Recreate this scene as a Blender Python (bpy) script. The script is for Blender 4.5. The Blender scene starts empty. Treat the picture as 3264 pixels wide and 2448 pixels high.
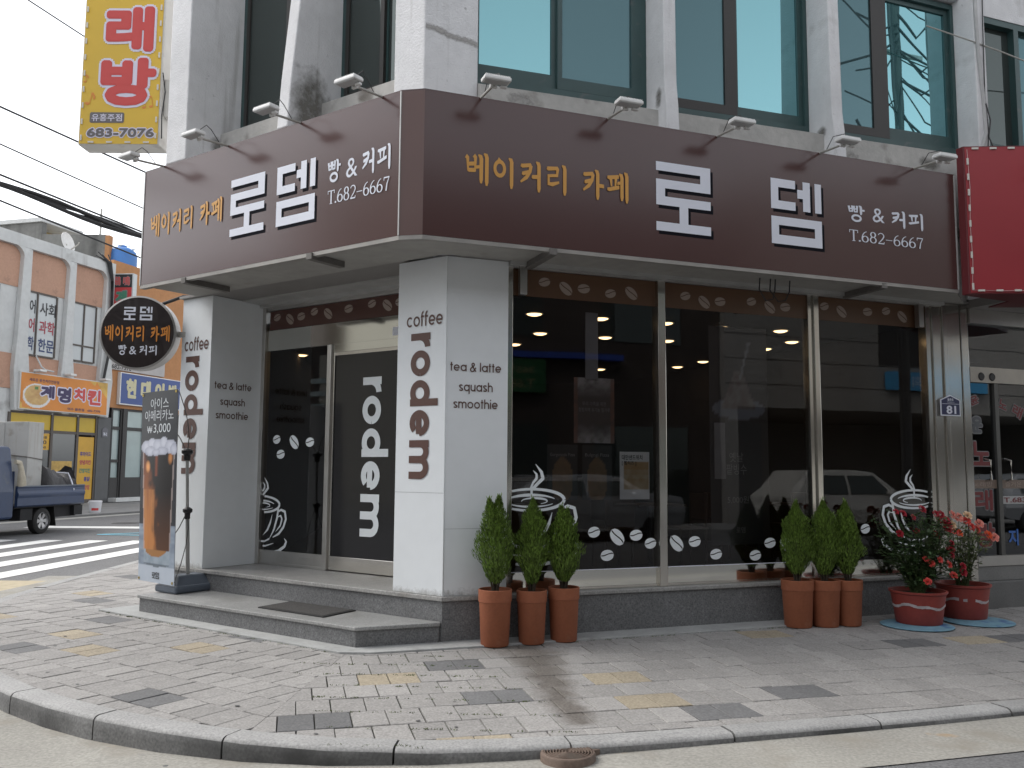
import bpy, bmesh, math, random
from mathutils import Vector, Matrix
from math import sin, cos, pi, radians as rad
random.seed(7)
SC = bpy.context.scene
COL = SC.collection

# ------------------------------------------------------------------ camera
cam_d = bpy.data.cameras.new("camera"); cam = bpy.data.objects.new("camera", cam_d); COL.objects.link(cam)
cam_d.sensor_width = 36; cam_d.lens = 868 / 1024 * 36; cam_d.clip_end = 3000; cam_d.clip_start = 0.05
p_, ro_ = rad(5.54), rad(0.4116)
fw = Vector((0, cos(p_), sin(p_))); rt = Vector((1, 0, 0)); up = rt.cross(fw)
rt2 = rt * cos(ro_) + up * sin(ro_); up2 = up * cos(ro_) - rt * sin(ro_)
m3 = Matrix((rt2, up2, -fw)).transposed()
cam.matrix_world = Matrix.Translation((0, 0, 1.55)) @ m3.to_4x4()
SC.camera = cam

# ------------------------------------------------------------------ sky, sun, exposure
SUN_EL, SUN_AZ = rad(48), rad(-75)          # azimuth measured from +Y towards +X
w = bpy.data.worlds.new("World"); SC.world = w; w.use_nodes = True
nt = w.node_tree; nt.nodes.clear()
sky = nt.nodes.new("ShaderNodeTexSky"); sky.sky_type = 'NISHITA'; sky.sun_disc = False
sky.sun_elevation = SUN_EL; sky.sun_rotation = SUN_AZ
sky.air_density = 1.0; sky.dust_density = 1.2; sky.ozone_density = 1.0
bw = nt.nodes.new("ShaderNodeHueSaturation"); bw.inputs["Saturation"].default_value = 0.16
bw.inputs["Value"].default_value = 1.0
bgn = nt.nodes.new("ShaderNodeBackground"); bgn.inputs["Strength"].default_value = 0.12
out = nt.nodes.new("ShaderNodeOutputWorld")
nt.links.new(sky.outputs[0], bw.inputs["Color"]); nt.links.new(bw.outputs[0], bgn.inputs["Color"])
nt.links.new(bgn.outputs[0], out.inputs[0])
sd = bpy.data.lights.new("sun", 'SUN'); sd.energy = 0.8; sd.angle = rad(38); sd.color = (1, .955, .89)
sun = bpy.data.objects.new("sun", sd); COL.objects.link(sun)
sdir = Vector((sin(SUN_AZ) * cos(SUN_EL), cos(SUN_AZ) * cos(SUN_EL), sin(SUN_EL)))
sun.rotation_euler = sdir.to_track_quat('Z', 'Y').to_euler(); sun.location = sdir * 60
vs = SC.view_settings; vs.view_transform = 'Standard'; vs.look = 'None'; vs.gamma = 1; vs.use_curve_mapping = False
vs.exposure = 1.48

# ------------------------------------------------------------------ frames of the two facades, the far street and more
class Fr:
    def __init__(s, o, n):
        s.o = Vector(o); s.n = Vector(n).normalized(); s.u = Vector((0, 0, 1)).cross(s.n)
    def p(s, u, d, z):
        return Vector((s.o.x + s.u.x * u + s.n.x * d, s.o.y + s.u.y * u + s.n.y * d, s.o.z + z))
aR, aL = rad(69.59), rad(55.47)
R = Fr((0.662, 8.331, 0), (cos(aR), -sin(aR), 0))            # street front: u to the right
cR = R.p(-1.354, 0, 0)
L = Fr(cR, (-cos(aL), -sin(aL), 0))                          # entrance front, origin at the corner, u negative to the left
aB = rad(15.5)
B = Fr((-17.24, 35.232, 0.02), (cos(aB), -sin(aB), 0))       # far street
X = Fr((0, 0, 0), (0, -1, 0))                                # plain axes: u = x, d = -y
def xz(fr, d):                                               # a flat drawing surface
    return lambda a, b, e=0.0: fr.p(a, d + e, b)

# ------------------------------------------------------------------ mesh builder
WL = {}
class MB:
    def __init__(s): s.v = []; s.f = []; s.m = []; s.s = []; s.col = None; s.mi = 0; s.sm = False
    def add(s, pts, faces):
        b = len(s.v); s.v += [Vector(q) for q in pts]
        for f in faces: s.f.append([b + i for i in f]); s.m.append(s.mi); s.s.append(s.sm)
        return s
    def poly(s, pts): return s.add(pts, [list(range(len(pts)))])
    def prism(s, bot, top):
        n = len(bot)
        return s.add(list(bot) + list(top), [list(range(n))[::-1], list(range(n, 2 * n))] + [[i, (i + 1) % n, n + (i + 1) % n, n + i] for i in range(n)])
    def box(s, fr, u0, u1, d0, d1, z0, z1):
        if d0 < d1: d0, d1 = d1, d0
        P = lambda z: [fr.p(u0, d0, z), fr.p(u1, d0, z), fr.p(u1, d1, z), fr.p(u0, d1, z)]
        return s.prism(P(z0), P(z1))
    def slab(s, fr, pts, d0, d1):           # polygon in the facade plane with depth, d1 the outer
        a = [fr.p(u, d0, z) for u, z in pts]; b = [fr.p(u, d1, z) for u, z in pts]
        return s.prism(a, b)
    def plan(s, pts, z0, z1):
        return s.prism([Vector((q[0], q[1], z0)) for q in pts], [Vector((q[0], q[1], z1)) for q in pts])
    def sheet(s, fr, pts, d): return s.poly([fr.p(u, d, z) for u, z in pts])
    def rect(s, fr, u0, u1, z0, z1, d): return s.sheet(fr, [(u0, z0), (u1, z0), (u1, z1), (u0, z1)], d)
    def tube(s, pts, r, seg=8, cap=True):
        pts = [Vector(q) for q in pts]; n = len(pts); rs = r if isinstance(r, (list, tuple)) else [r] * n
        rings = []; base = len(s.v); prev = None
        for i, q in enumerate(pts):
            t = (pts[min(i + 1, n - 1)] - pts[max(i - 1, 0)]).normalized()
            a = prev if prev is not None else (Vector((0, 0, 1)) if abs(t.z) < .9 else Vector((1, 0, 0)))
            x = t.cross(a).normalized(); y = t.cross(x).normalized(); prev = -y if False else a
            rings.append([q + (x * cos(2 * pi * k / seg) + y * sin(2 * pi * k / seg)) * rs[i] for k in range(seg)])
        V = [v for rg in rings for v in rg]; F = []
        for i in range(n - 1):
            for k in range(seg):
                F.append([i * seg + k, i * seg + (k + 1) % seg, (i + 1) * seg + (k + 1) % seg, (i + 1) * seg + k])
        o = s.sm; s.sm = True; s.add(V, F); s.sm = o
        if cap:
            s.add(rings[0], [list(range(seg))]); s.add(rings[-1], [list(range(seg))])
        return s
    def lathe(s, c, prof, seg=24, axis=None, caps=True):
        c = Vector(c); az = Vector(axis).normalized() if axis is not None else Vector((0, 0, 1))
        ax = az.orthogonal().normalized() if axis is not None else Vector((1, 0, 0)); ay = az.cross(ax)
        V = []; F = []; n = len(prof)
        for r_, h in prof:
            V += [c + az * h + (ax * cos(2 * pi * k / seg) + ay * sin(2 * pi * k / seg)) * r_ for k in range(seg)]
        for i in range(n - 1):
            for k in range(seg):
                F.append([i * seg + k, i * seg + (k + 1) % seg, (i + 1) * seg + (k + 1) % seg, (i + 1) * seg + k])
        o = s.sm; s.sm = True; s.add(V, F); s.sm = o
        if caps and prof[0][0] > 2e-3: s.add(V[:seg], [list(range(seg))[::-1]])
        if caps and prof[-1][0] > 2e-3: s.add(V[-seg:], [list(range(seg))])
        return s
    def ell(s, c, rx, ry, rz, rot=0, seg=14, rings=8, jit=0, rnd=random):
        V = []; F = []; c = Vector(c)
        for i in range(rings + 1):
            t = pi * i / rings
            for k in range(seg):
                a = 2 * pi * k / seg; j = 1 + rnd.uniform(-jit, jit)
                x, y, z = rx * sin(t) * cos(a) * j, ry * sin(t) * sin(a) * j, -rz * cos(t) * j
                V.append(c + Vector((x * cos(rot) - y * sin(rot), x * sin(rot) + y * cos(rot), z)))
        for i in range(rings):
            for k in range(seg):
                F.append([i * seg + k, i * seg + (k + 1) % seg, (i + 1) * seg + (k + 1) % seg, (i + 1) * seg + k])
        o = s.sm; s.sm = True; s.add(V, F); s.sm = o
        return s
    def build(s, name, mats, parent=None, label=None, cat=None, group=None, kind=None, bev=0, origin=None, merge=False):
        if not isinstance(mats, (list, tuple)): mats = [mats]
        if origin is None:
            xs = [v.x for v in s.v]; ys = [v.y for v in s.v]; zs = [v.z for v in s.v]
            origin = Vector(((min(xs) + max(xs)) / 2, (min(ys) + max(ys)) / 2, min(zs)))
        origin = Vector(origin)
        me = bpy.data.meshes.new(name)
        me.from_pydata([v - origin for v in s.v], [], s.f)
        for m in mats: me.materials.append(m)
        me.polygons.foreach_set("material_index", s.m); me.polygons.foreach_set("use_smooth", s.s)
        if s.col:
            ca = me.color_attributes.new("Col", 'FLOAT_COLOR', 'POINT')
            for i, c in enumerate(s.col): ca.data[i].color = (c[0], c[1], c[2], 1)
        if merge:
            bm = bmesh.new(); bm.from_mesh(me); bmesh.ops.remove_doubles(bm, verts=bm.verts, dist=1e-5)
            bmesh.ops.recalc_face_normals(bm, faces=bm.faces); bm.to_mesh(me); bm.free()
        if any(s.s):
            try: me.set_sharp_from_angle(angle=rad(40))
            except Exception: pass
        me.update()
        o = bpy.data.objects.new(name, me); COL.objects.link(o)
        if bev:
            md = o.modifiers.new("bevel", 'BEVEL'); md.width = bev; md.segments = 2; md.limit_method = 'ANGLE'; md.angle_limit = rad(40)
        place(o, origin, parent); tag(o, label, cat, group, kind)
        return o
def place(o, wl, parent):
    WL[o.name] = Vector(wl)
    if parent is not None:
        o.parent = parent; o.location = Vector(wl) - WL[parent.name]
    else: o.location = wl
def tag(o, label=None, cat=None, group=None, kind=None):
    if label: o["label"] = label
    if cat: o["category"] = cat
    if group: o["group"] = group
    if kind: o["kind"] = kind
def thing(name, loc, label, cat, group=None):
    o = bpy.data.objects.new(name, None); COL.objects.link(o); o.empty_display_size = .2
    place(o, loc, None); tag(o, label, cat, group); return o
def copy_tree(o, parent=None):
    c = o.copy(); COL.objects.link(c)
    if parent is not None: c.parent = parent
    for ch in list(o.children): copy_tree(ch, c)
    return c

# ------------------------------------------------------------------ materials
MATS = {}
def M(name, c, rough=.6, metal=0, nz=None, nz2=None, bump=None, spec=.5, isl=0, coat=0, streak=None, emit=None):
    """nz = (scale, amount) brightness noise, nz2 = (scale, colour, threshold lo, hi) patches of dirt, isl = variation per loose piece"""
    if name in MATS: return MATS[name]
    m = bpy.data.materials.new(name); m.use_nodes = True; t = m.node_tree; N = t.nodes; Lk = t.links
    b = N["Principled BSDF"]; b.inputs["Roughness"].default_value = rough; b.inputs["Metallic"].default_value = metal
    b.inputs["Specular IOR Level"].default_value = spec
    if coat: b.inputs["Coat Weight"].default_value = coat; b.inputs["Coat Roughness"].default_value = .05
    tc = N.new("ShaderNodeTexCoord"); src = None
    rgb = N.new("ShaderNodeRGB"); rgb.outputs[0].default_value = (*c, 1); src = rgb.outputs[0]
    def noise(sc, det=6, vec=None):
        n = N.new("ShaderNodeTexNoise"); n.inputs["Scale"].default_value = sc; n.inputs["Detail"].default_value = det
        Lk.new(vec if vec is not None else tc.outputs["Object"], n.inputs["Vector"]); return n.outputs["Fac"]
    def mixc(f, a, bcol, mode='MIX'):
        x = N.new("ShaderNodeMix"); x.data_type = 'RGBA'; x.blend_type = mode
        if isinstance(f, float): x.inputs[0].default_value = f
        else: Lk.new(f, x.inputs[0])
        Lk.new(a, x.inputs[6])
        if isinstance(bcol, tuple): x.inputs[7].default_value = (*bcol, 1)
        else: Lk.new(bcol, x.inputs[7])
        return x.outputs[2]
    def mapr(f, a, b_, lo, hi):
        x = N.new("ShaderNodeMapRange"); x.inputs[1].default_value = a; x.inputs[2].default_value = b_
        x.inputs[3].default_value = lo; x.inputs[4].default_value = hi; Lk.new(f, x.inputs[0]); return x.outputs[0]
    def scale(f):
        x = N.new("ShaderNodeCombineColor"); [Lk.new(f, x.inputs[i]) for i in range(3)]; return x.outputs[0]
    if nz:
        for sc_, am in (nz if isinstance(nz, list) else [nz]):
            src = mixc(1.0, src, scale(mapr(noise(sc_), .25, .75, 1 - am, 1 + am)), 'MULTIPLY')
    if isl:
        g = N.new("ShaderNodeNewGeometry"); src = mixc(1.0, src, scale(mapr(g.outputs["Random Per Island"], 0, 1, 1 - isl, 1 + isl)), 'MULTIPLY')
    if nz2:
        for sc_, col, lo, hi in (nz2 if isinstance(nz2, list) else [nz2]):
            src = mixc(mapr(noise(sc_, 8), lo, hi, 0, 1), src, col)
    if streak:      # rain marks: noise stretched along z
        mp = N.new("ShaderNodeMapping"); mp.inputs["Scale"].default_value = (streak[0], streak[0], streak[0] * .06)
        Lk.new(tc.outputs["Object"], mp.inputs["Vector"])
        src = mixc(mapr(noise(1, 6, mp.outputs[0]), streak[2], streak[3], 0, .8), src, streak[1])
    Lk.new(src, b.inputs["Base Color"])
    if bump:
        bn = N.new("ShaderNodeBump"); bn.inputs["Strength"].default_value = bump[1]; bn.inputs["Distance"].default_value = bump[2] if len(bump) > 2 else .01
        Lk.new(noise(bump[0], 5), bn.inputs["Height"]); Lk.new(bn.outputs[0], b.inputs["Normal"])
    if emit:
        b.inputs["Emission Color"].default_value = (*emit[0], 1); b.inputs["Emission Strength"].default_value = emit[1]
    MATS[name] = m; return m
def glass(name, tint, refl, gl=(.9, .92, .95), k=1.0, body=None):
    m = bpy.data.materials.new(name); m.use_nodes = True; t = m.node_tree; N = t.nodes; N.clear(); Lk = t.links
    o = N.new("ShaderNodeOutputMaterial"); mx = N.new("ShaderNodeMixShader"); g = N.new("ShaderNodeBsdfGlossy")
    g.inputs["Color"].default_value = (*gl, 1); g.inputs["Roughness"].default_value = 0.01
    if body: a = N.new("ShaderNodeBsdfDiffuse"); a.inputs["Color"].default_value = (*body, 1)
    else: a = N.new("ShaderNodeBsdfTransparent"); a.inputs["Color"].default_value = (*tint, 1)
    f = N.new("ShaderNodeFresnel"); f.inputs["IOR"].default_value = 1.52
    ma = N.new("ShaderNodeMath"); ma.operation = 'MULTIPLY_ADD'; ma.use_clamp = True
    ma.inputs[1].default_value = k; ma.inputs[2].default_value = refl
    nz = N.new("ShaderNodeTexNoise"); nz.inputs["Scale"].default_value = 1.1; nz.inputs["Detail"].default_value = 1
    bp = N.new("ShaderNodeBump"); bp.inputs["Strength"].default_value = .06; bp.inputs["Distance"].default_value = .02
    tc = N.new("ShaderNodeTexCoord"); Lk.new(tc.outputs["Object"], nz.inputs["Vector"]); Lk.new(nz.outputs["Fac"], bp.inputs["Height"]); Lk.new(bp.outputs[0], g.inputs["Normal"])
    Lk.new(f.outputs[0], ma.inputs[0]); Lk.new(ma.outputs[0], mx.inputs[0]); Lk.new(a.outputs[0], mx.inputs[1]); Lk.new(g.outputs[0], mx.inputs[2])
    Lk.new(mx.outputs[0], o.inputs[0]); MATS[name] = m; return m
def printed(name="printed_colour", rough=.35):
    if name in MATS: return MATS[name]
    m = bpy.data.materials.new(name); m.use_nodes = True; t = m.node_tree; b = t.nodes["Principled BSDF"]
    a = t.nodes.new("ShaderNodeVertexColor"); a.layer_name = "Col"; t.links.new(a.outputs[0], b.inputs["Base Color"]); b.inputs["Roughness"].default_value = rough
    MATS[name] = m; return m

stucco = M("white_stucco", (.67, .67, .68), .9, nz=[(1.2, .1), (9, .06)], nz2=[(1.7, (.30, .29, .28), .60, .78), (14, (.3, .3, .3), .70, .80)], bump=(55, .55, .012), streak=(7, (.30, .29, .28), .60, .8))
concrete = M("sill_concrete", (.42, .41, .39), .9, nz=[(2, .12), (14, .1)], nz2=[(2.6, (.16, .145, .13), .58, .70)], bump=(40, .4, .01))
def dirt_skin(name, c, sc, gain=4.0, tint=None):
    """a thin skin of dirt: opaque where noise and the patch's own outline allow, clear elsewhere"""
    m = bpy.data.materials.new(name); m.use_nodes = True; t = m.node_tree; N = t.nodes; N.clear(); Lk = t.links
    o = N.new("ShaderNodeOutputMaterial"); mx = N.new("ShaderNodeMixShader"); a = N.new("ShaderNodeBsdfTransparent")
    if tint: b = N.new("ShaderNodeBsdfTransparent"); b.inputs[0].default_value = (*tint, 1)
    else: b = N.new("ShaderNodeBsdfDiffuse"); b.inputs["Color"].default_value = (*c, 1)
    tc = N.new("ShaderNodeTexCoord"); n = N.new("ShaderNodeTexNoise"); n.inputs["Scale"].default_value = sc; n.inputs["Detail"].default_value = 9; n.inputs["Roughness"].default_value = .68
    Lk.new(tc.outputs["Object"], n.inputs["Vector"]); vc = N.new("ShaderNodeVertexColor"); vc.layer_name = "Col"
    ad = N.new("ShaderNodeMath"); ad.operation = 'ADD'; Lk.new(n.outputs["Fac"], ad.inputs[0]); Lk.new(vc.outputs[0], ad.inputs[1])
    mr = N.new("ShaderNodeMath"); mr.operation = 'MULTIPLY_ADD'; mr.use_clamp = True; mr.inputs[1].default_value = gain; mr.inputs[2].default_value = -gain; Lk.new(ad.outputs[0], mr.inputs[0])
    Lk.new(mr.outputs[0], mx.inputs[0]); Lk.new(a.outputs[0], mx.inputs[1]); Lk.new(b.outputs[0], mx.inputs[2]); Lk.new(mx.outputs[0], o.inputs[0]); return m
grime = dirt_skin("black_mould", (.17, .163, .145), 7, 1.7)
greenframe = M("dark_green_aluminium", (.035, .075, .075), .45, nz=(3, .15), nz2=(8, (.1, .11, .11), .62, .8))
browntrim = M("dark_brown_sash", (.03, .027, .025), .5)
skyglass = glass("tinted_window_glass", (0, 0, 0), .46, gl=(.42, .80, .86), k=1.0, body=(.02, .07, .075))
screenglass = glass("window_behind_screen", (0, 0, 0), .15, gl=(.40, .66, .72), k=.5, body=(.045, .078, .085))
signbrown = M("brown_sign_film", (.072, .033, .031), .2, nz=(1.5, .05), spec=.62)
signbrown2 = M("brown_corner_film", (.105, .052, .044), .28, nz=(1.5, .06), spec=.5)
trimgrey = M("aluminium_trim", (.45, .45, .44), .45, .3, nz=(5, .12))
soffitm = M("painted_soffit", (.33, .32, .30), .7, nz=[(2, .1), (9, .08)], nz2=(3, (.25, .23, .2), .63, .8))
soffitdark = M("soffit_panel_grey", (.22, .21, .2), .5, nz=(3, .1))
vinylw = M("white_vinyl", (.70, .72, .80), .4, nz=(3, .03))
vinylw2 = M("white_film", (.76, .80, .82), .4, nz=(3, .03))
vinyly = M("yellow_vinyl", (.62, .31, .065), .45, nz=(3, .04))
vinylo = M("orange_vinyl", (.66, .24, .03), .45)
vinylk = M("black_shadow_vinyl", (.012, .012, .016), .9, spec=.05)
vinylb = M("brown_vinyl", (.105, .052, .040), .45, nz=(3, .04))
beantan = M("tan_vinyl", (.36, .29, .25), .5, nz=(3, .05))
panelw = M("white_pillar_panel", (.75, .78, .80), .45, nz=[(1.2, .03), (8, .02)], nz2=(1.1, (.69, .715, .73), .6, .85))
granite = M("grey_granite", (.155, .157, .16), .5, nz=[(70, .5), (24, .15), (3, .12)], nz2=(2.2, (.10, .097, .09), .6, .85))
granitel = M("light_granite_cap", (.31, .305, .295), .35, nz=[(70, .35), (22, .12), (2.5, .12)], nz2=(2.0, (.17, .15, .12), .62, .82))
padm = M("mortar_skirting", (.34, .345, .34), .85, nz=[(4, .12), (40, .12)], nz2=(5, (.2, .2, .185), .62, .8))
steel = M("stainless_steel", (.62, .60, .56), .16, .95, nz=(2, .08))
steelb = M("brushed_stainless", (.55, .54, .52), .28, .9, nz=(3, .1))
mirror = M("mirror_steel", (.72, .72, .68), .07, 1.0)
shopglass = glass("shop_glass", (.64, .64, .64), .012, k=.9)
filmbrown = M("brown_window_film", (.115, .058, .030), .3, nz=(2, .06), spec=.6)
filmred = M("dark_red_window_film", (.085, .034, .026), .25, nz=(2, .06), spec=.6)
filmblack = M("black_window_film", (.012, .012, .014), .12, spec=.6)
inwall = M("interior_brown", (.035, .026, .022), .8, nz=(1, .3))
inceil = M("interior_ceiling", (.032, .025, .022), .85, nz=(1, .2))
infloor = M("interior_floor", (.04, .03, .024), .5, nz=(2, .3))
bulb = M("warm_downlight", (1, .8, .55), .5, emit=((1, .66, .33), 1.7))
lampw = M("white_lamp_body", (.72, .72, .71), .4, nz=(10, .06))
lampl = M("lamp_lens", (.45, .46, .46), .15)
armm = M("galvanised_arm", (.42, .41, .38), .5, .3)
blackm = M("black_plastic", (.02, .02, .022), .5)
rubber = M("rubber", (.018, .018, .018), .8, nz=(20, .3))

# ------------------------------------------------------------------ lettering
FONTCACHE = {}
def font_mesh(txt, bold=0.0):
    key = (txt, bold)
    if key not in FONTCACHE:
        cu = bpy.data.curves.new("t", 'FONT'); cu.body = txt; cu.size = 1; cu.offset = bold; cu.resolution_u = 3
        o = bpy.data.objects.new("t", cu); COL.objects.link(o); bpy.context.view_layer.update()
        me = bpy.data.meshes.new_from_object(o.evaluated_get(bpy.context.evaluated_depsgraph_get()))
        FONTCACHE[key] = ([(v.co.x, v.co.y) for v in me.vertices], [list(p.vertices) for p in me.polygons])
        bpy.data.objects.remove(o); bpy.data.curves.remove(cu); bpy.data.meshes.remove(me)
    return FONTCACHE[key]
def put2d(mb, shapes, S, box, rot=False, flip=False):
    """shapes = list of (verts2d, faces); fitted to box (u0,u1,z0,z1) on surface S; rot = reads downwards"""
    if rot: shapes = [([(y, -x) for x, y in V], F) for V, F in shapes]
    if flip: shapes = [([(-x, y) for x, y in V], F) for V, F in shapes]
    xs = [x for V, _ in shapes for x, _ in V]; ys = [y for V, _ in shapes for _, y in V]
    x0, x1, y0, y1 = min(xs), max(xs), min(ys), max(ys); u0, u1, z0, z1 = box
    for i, (V, F) in enumerate(shapes):
        mb.add([S(u0 + (x - x0) / (x1 - x0 or 1) * (u1 - u0), z0 + (y - y0) / (y1 - y0 or 1) * (z1 - z0), i * .00025) for x, y in V], F)
    return mb
def word(txt, S, box, bold=0.0, flip=False, mb=None):
    return put2d(mb or MB(), [font_mesh(txt, bold)], S, box, flip=flip)
def fat(txt, S, box, grow, mb=None):
    """a word swollen by grow metres: shifted copies of the same outline, each a hair above the last"""
    mb = mb or MB(); V, F = font_mesh(txt, 0.0); k = 0
    u0, u1, z0, z1 = box; g_ = grow; box = (u0 + g_, u1 - g_, z0 + g_, z1 - g_)
    for r_, n in ((1, 14), (.5, 7), (0, 1)):
        for i in range(n):
            a = 2 * pi * i / n; S2_ = (lambda du, dz, kk: (lambda x, y, e=0: S(x + du, y + dz, e + kk)))(cos(a) * g_ * r_, sin(a) * g_ * r_, k * .00012); k += 1
            put2d(mb, [(V, F)], S2_, box)
    return mb
def ribbon(pts, w, cap=True):
    """stroke along 2-D points with width w (number or list) -> (verts, faces)"""
    n = len(pts); ws = w if isinstance(w, (list, tuple)) else [w] * n
    V = []; F = []
    for i, (x, y) in enumerate(pts):
        if i == 0: tx, ty = pts[1][0] - x, pts[1][1] - y
        elif i == n - 1: tx, ty = x - pts[i - 1][0], y - pts[i - 1][1]
        else:
            ax, ay = x - pts[i - 1][0], y - pts[i - 1][1]; bx, by = pts[i + 1][0] - x, pts[i + 1][1] - y
            la = math.hypot(ax, ay) or 1; lb = math.hypot(bx, by) or 1; tx, ty = ax / la + bx / lb, ay / la + by / lb
        l = math.hypot(tx, ty) or 1; nx, ny = -ty / l, tx / l; h = ws[i] / 2
        V += [(x + nx * h, y + ny * h), (x - nx * h, y - ny * h)]
    for i in range(n - 1): F.append([2 * i, 2 * i + 1, 2 * i + 3, 2 * i + 2])
    return V, F
def arc(cx, cy, rx, ry, a0, a1, n=22):
    return [(cx + rx * cos(rad(a0 + (a1 - a0) * i / n)), cy + ry * sin(rad(a0 + (a1 - a0) * i / n))) for i in range(n + 1)]
def latin(txt, wgt):
    """round geometric lower-case strokes, x-height 1"""
    h = wgt / 2; q = .5 - h; out = []; x = 0.0; sp = .15
    for ch in txt:
        st = []; adv = 1.0
        ring = lambda cx: [arc(cx, .5, q, q, 0, 360, 36)]
        if ch == 'o': st = ring(.5)
        elif ch == 'c': st = [arc(.5, .5, q, q, 48, 312)]; adv = .9
        elif ch == 'e': st = [arc(.5, .5, q, q, 0, 318), [(h, .47), (1 - h * .6, .47)]]
        elif ch == 'a': st = ring(.5) + [[(1 - h, 0), (1 - h, 1)]]
        elif ch == 'd': st = ring(.5) + [[(1 - h, 0), (1 - h, 1.42)]]
        elif ch == 'q': st = ring(.5) + [[(1 - h, -.42), (1 - h, 1)]]
        elif ch == 'r': st = [[(h, 0), (h, 1)], arc(h + .42, .42, .42, .58 - h, 165, 92)]; adv = .52
        elif ch in 'mn':
            st = [[(h, 0), (h, 1)]]; x0 = h; k = .60 if ch == 'm' else .66
            for _ in range(2 if ch == 'm' else 1):
                st.append(arc(x0 + k / 2, 1 - h - k / 2, k / 2, k / 2, 180, 0) + [(x0 + k, 0)]); x0 += k
            adv = x0 + h
        elif ch == 'h': st = [[(h, 0), (h, 1.42)], arc(h + .33, 1 - h - .33, .33, .33, 180, 0) + [(h + .66, 0)]]; adv = .66 + wgt
        elif ch == 'u': st = [[(h, 1)] + arc(h + .33, h + .33, .33, .33, 180, 360) + [(h + .66, 1)], [(h + .66, 0), (h + .66, 1)]]; adv = .66 + wgt
        elif ch == 'l': st = [[(h, 0), (h, 1.42)]]; adv = wgt
        elif ch == 'i': st = [[(h, 0), (h, 1)], [(h, 1.2), (h, 1.2 + wgt * 1.1)]]; adv = wgt
        elif ch == 't': st = [[(.2, 0), (.2, 1.34)], [(0, .93), (.42, .93)]]; adv = .42
        elif ch == 'f': st = [[(.16, 0), (.16, 1.05)] + arc(.46, 1.05, .3, .33, 180, 100, 8), [(0, .93), (.48, .93)]]; adv = .46
        elif ch == 's': st = [arc(.36, .745, .25, .255 - h, 20, 270, 14)[:-1] + arc(.36, .26, .27, .26 - h, 90, -160, 14)]; adv = .7
        elif ch == '&': st = [[(.95, 0), (.3, .92)] + arc(.48, 1.08, .2, .2, 200, -20, 10) + [(.62, .92), (.2, .55)] + arc(.36, .3, .32, .3, 140, 330, 12) + [(.95, .62)]]; adv = 1.0
        elif ch == ' ': adv = .32
        for s_ in st: out.append(ribbon([(a + x, b) for a, b in s_], wgt))
        x += adv + sp
    return out
# brush-written syllables: strokes (points, start width, end width) in a unit box
def brush(txt):
    V1 = lambda x, a=1.0, b=0.0: ([(x - .13, a), (x - .03, a - .05), (x, a - .13), (x, b + .12), (x - .005, b)], [.03, .10, .105, .10, .05])
    H = lambda x0, y0, x1, y1, w=.085: ([(x0, y0), (x0 + (x1 - x0) * .15, y0 - .01), (x1 - .02, y1), (x1, y1)], [.06, w, w, .05])
    S_ = lambda *p, w=.09: (list(p), [w * 1.05] + [w] * (len(p) - 2) + [w * .5])
    RING = lambda cx, cy, r1, r2: (arc(cx, cy, r1, r2, 90, 450, 20), [.085] * 21)
    BU = [S_((.02, .9), (.1, .84), (.12, .42)), S_((.36, .95), (.43, .88), (.42, .42)), H(.12, .66, .42, .68), H(.11, .46, .43, .47)]
    KH = lambda s=1: [([(.05, .84), (.12, .82), (.46, .87), (.5, .83)], [.06, .09, .09, .07]), S_((.5, .86), (.46, .66), (.3, .45), (.04, .28)), H(.1, .58, .44, .64)]
    EE = [V1(.68, .98, .06), V1(.92, 1.04, .0)]
    G = {'베': BU + EE + [H(.44, .58, .66, .6, .07)],
         '이': [RING(.3, .62, .21, .23), V1(.82), S_((.22, .93), (.3, .88), (.34, .84), w=.08)],
         '커': KH() + [H(.54, .5, .84, .51), V1(.86)],
         '리': [([(.04, .86), (.1, .84), (.5, .88), (.53, .84), (.5, .64), (.12, .6), (.12, .34), (.3, .33), (.6, .42)], [.06, .09, .09, .09, .085, .085, .09, .09, .05]), V1(.86)],
         '카': KH() + [V1(.72), H(.72, .5, 1.02, .48)],
         '페': [H(.0, .83, .56, .88), S_((.16, .84), (.2, .52)), S_((.42, .86), (.38, .52)), H(.0, .42, .58, .52), H(.48, .66, .66, .68, .07)] + [V1(.7, .98, .06), V1(.94, 1.04, .0)],
         '피': [H(.02, .83, .64, .87), S_((.2, .84), (.24, .5)), S_((.5, .86), (.46, .5)), H(.0, .38, .7, .5), V1(.9)],
         '빵': [S_((.02, .97), (.06, .58)), S_((.24, 1.0), (.24, .58)), H(.05, .8, .24, .81, .06), H(.05, .62, .24, .63, .06),
               S_((.34, 1.0), (.36, .58)), S_((.54, 1.02), (.54, .58)), H(.36, .8, .54, .81, .06), H(.36, .62, .54, .63, .06), V1(.78, 1.04, .44), H(.78, .76, 1.02, .75, .08), RING(.48, .2, .27, .19)]}
    out = []; x = 0
    for ch in txt:
        if ch == ' ': x += .5; continue
        for P, W_ in G[ch]: out.append(ribbon([(a + x, b) for a, b in P], [q * 1.55 for q in W_]))
        x += 1.18
    return out
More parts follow.
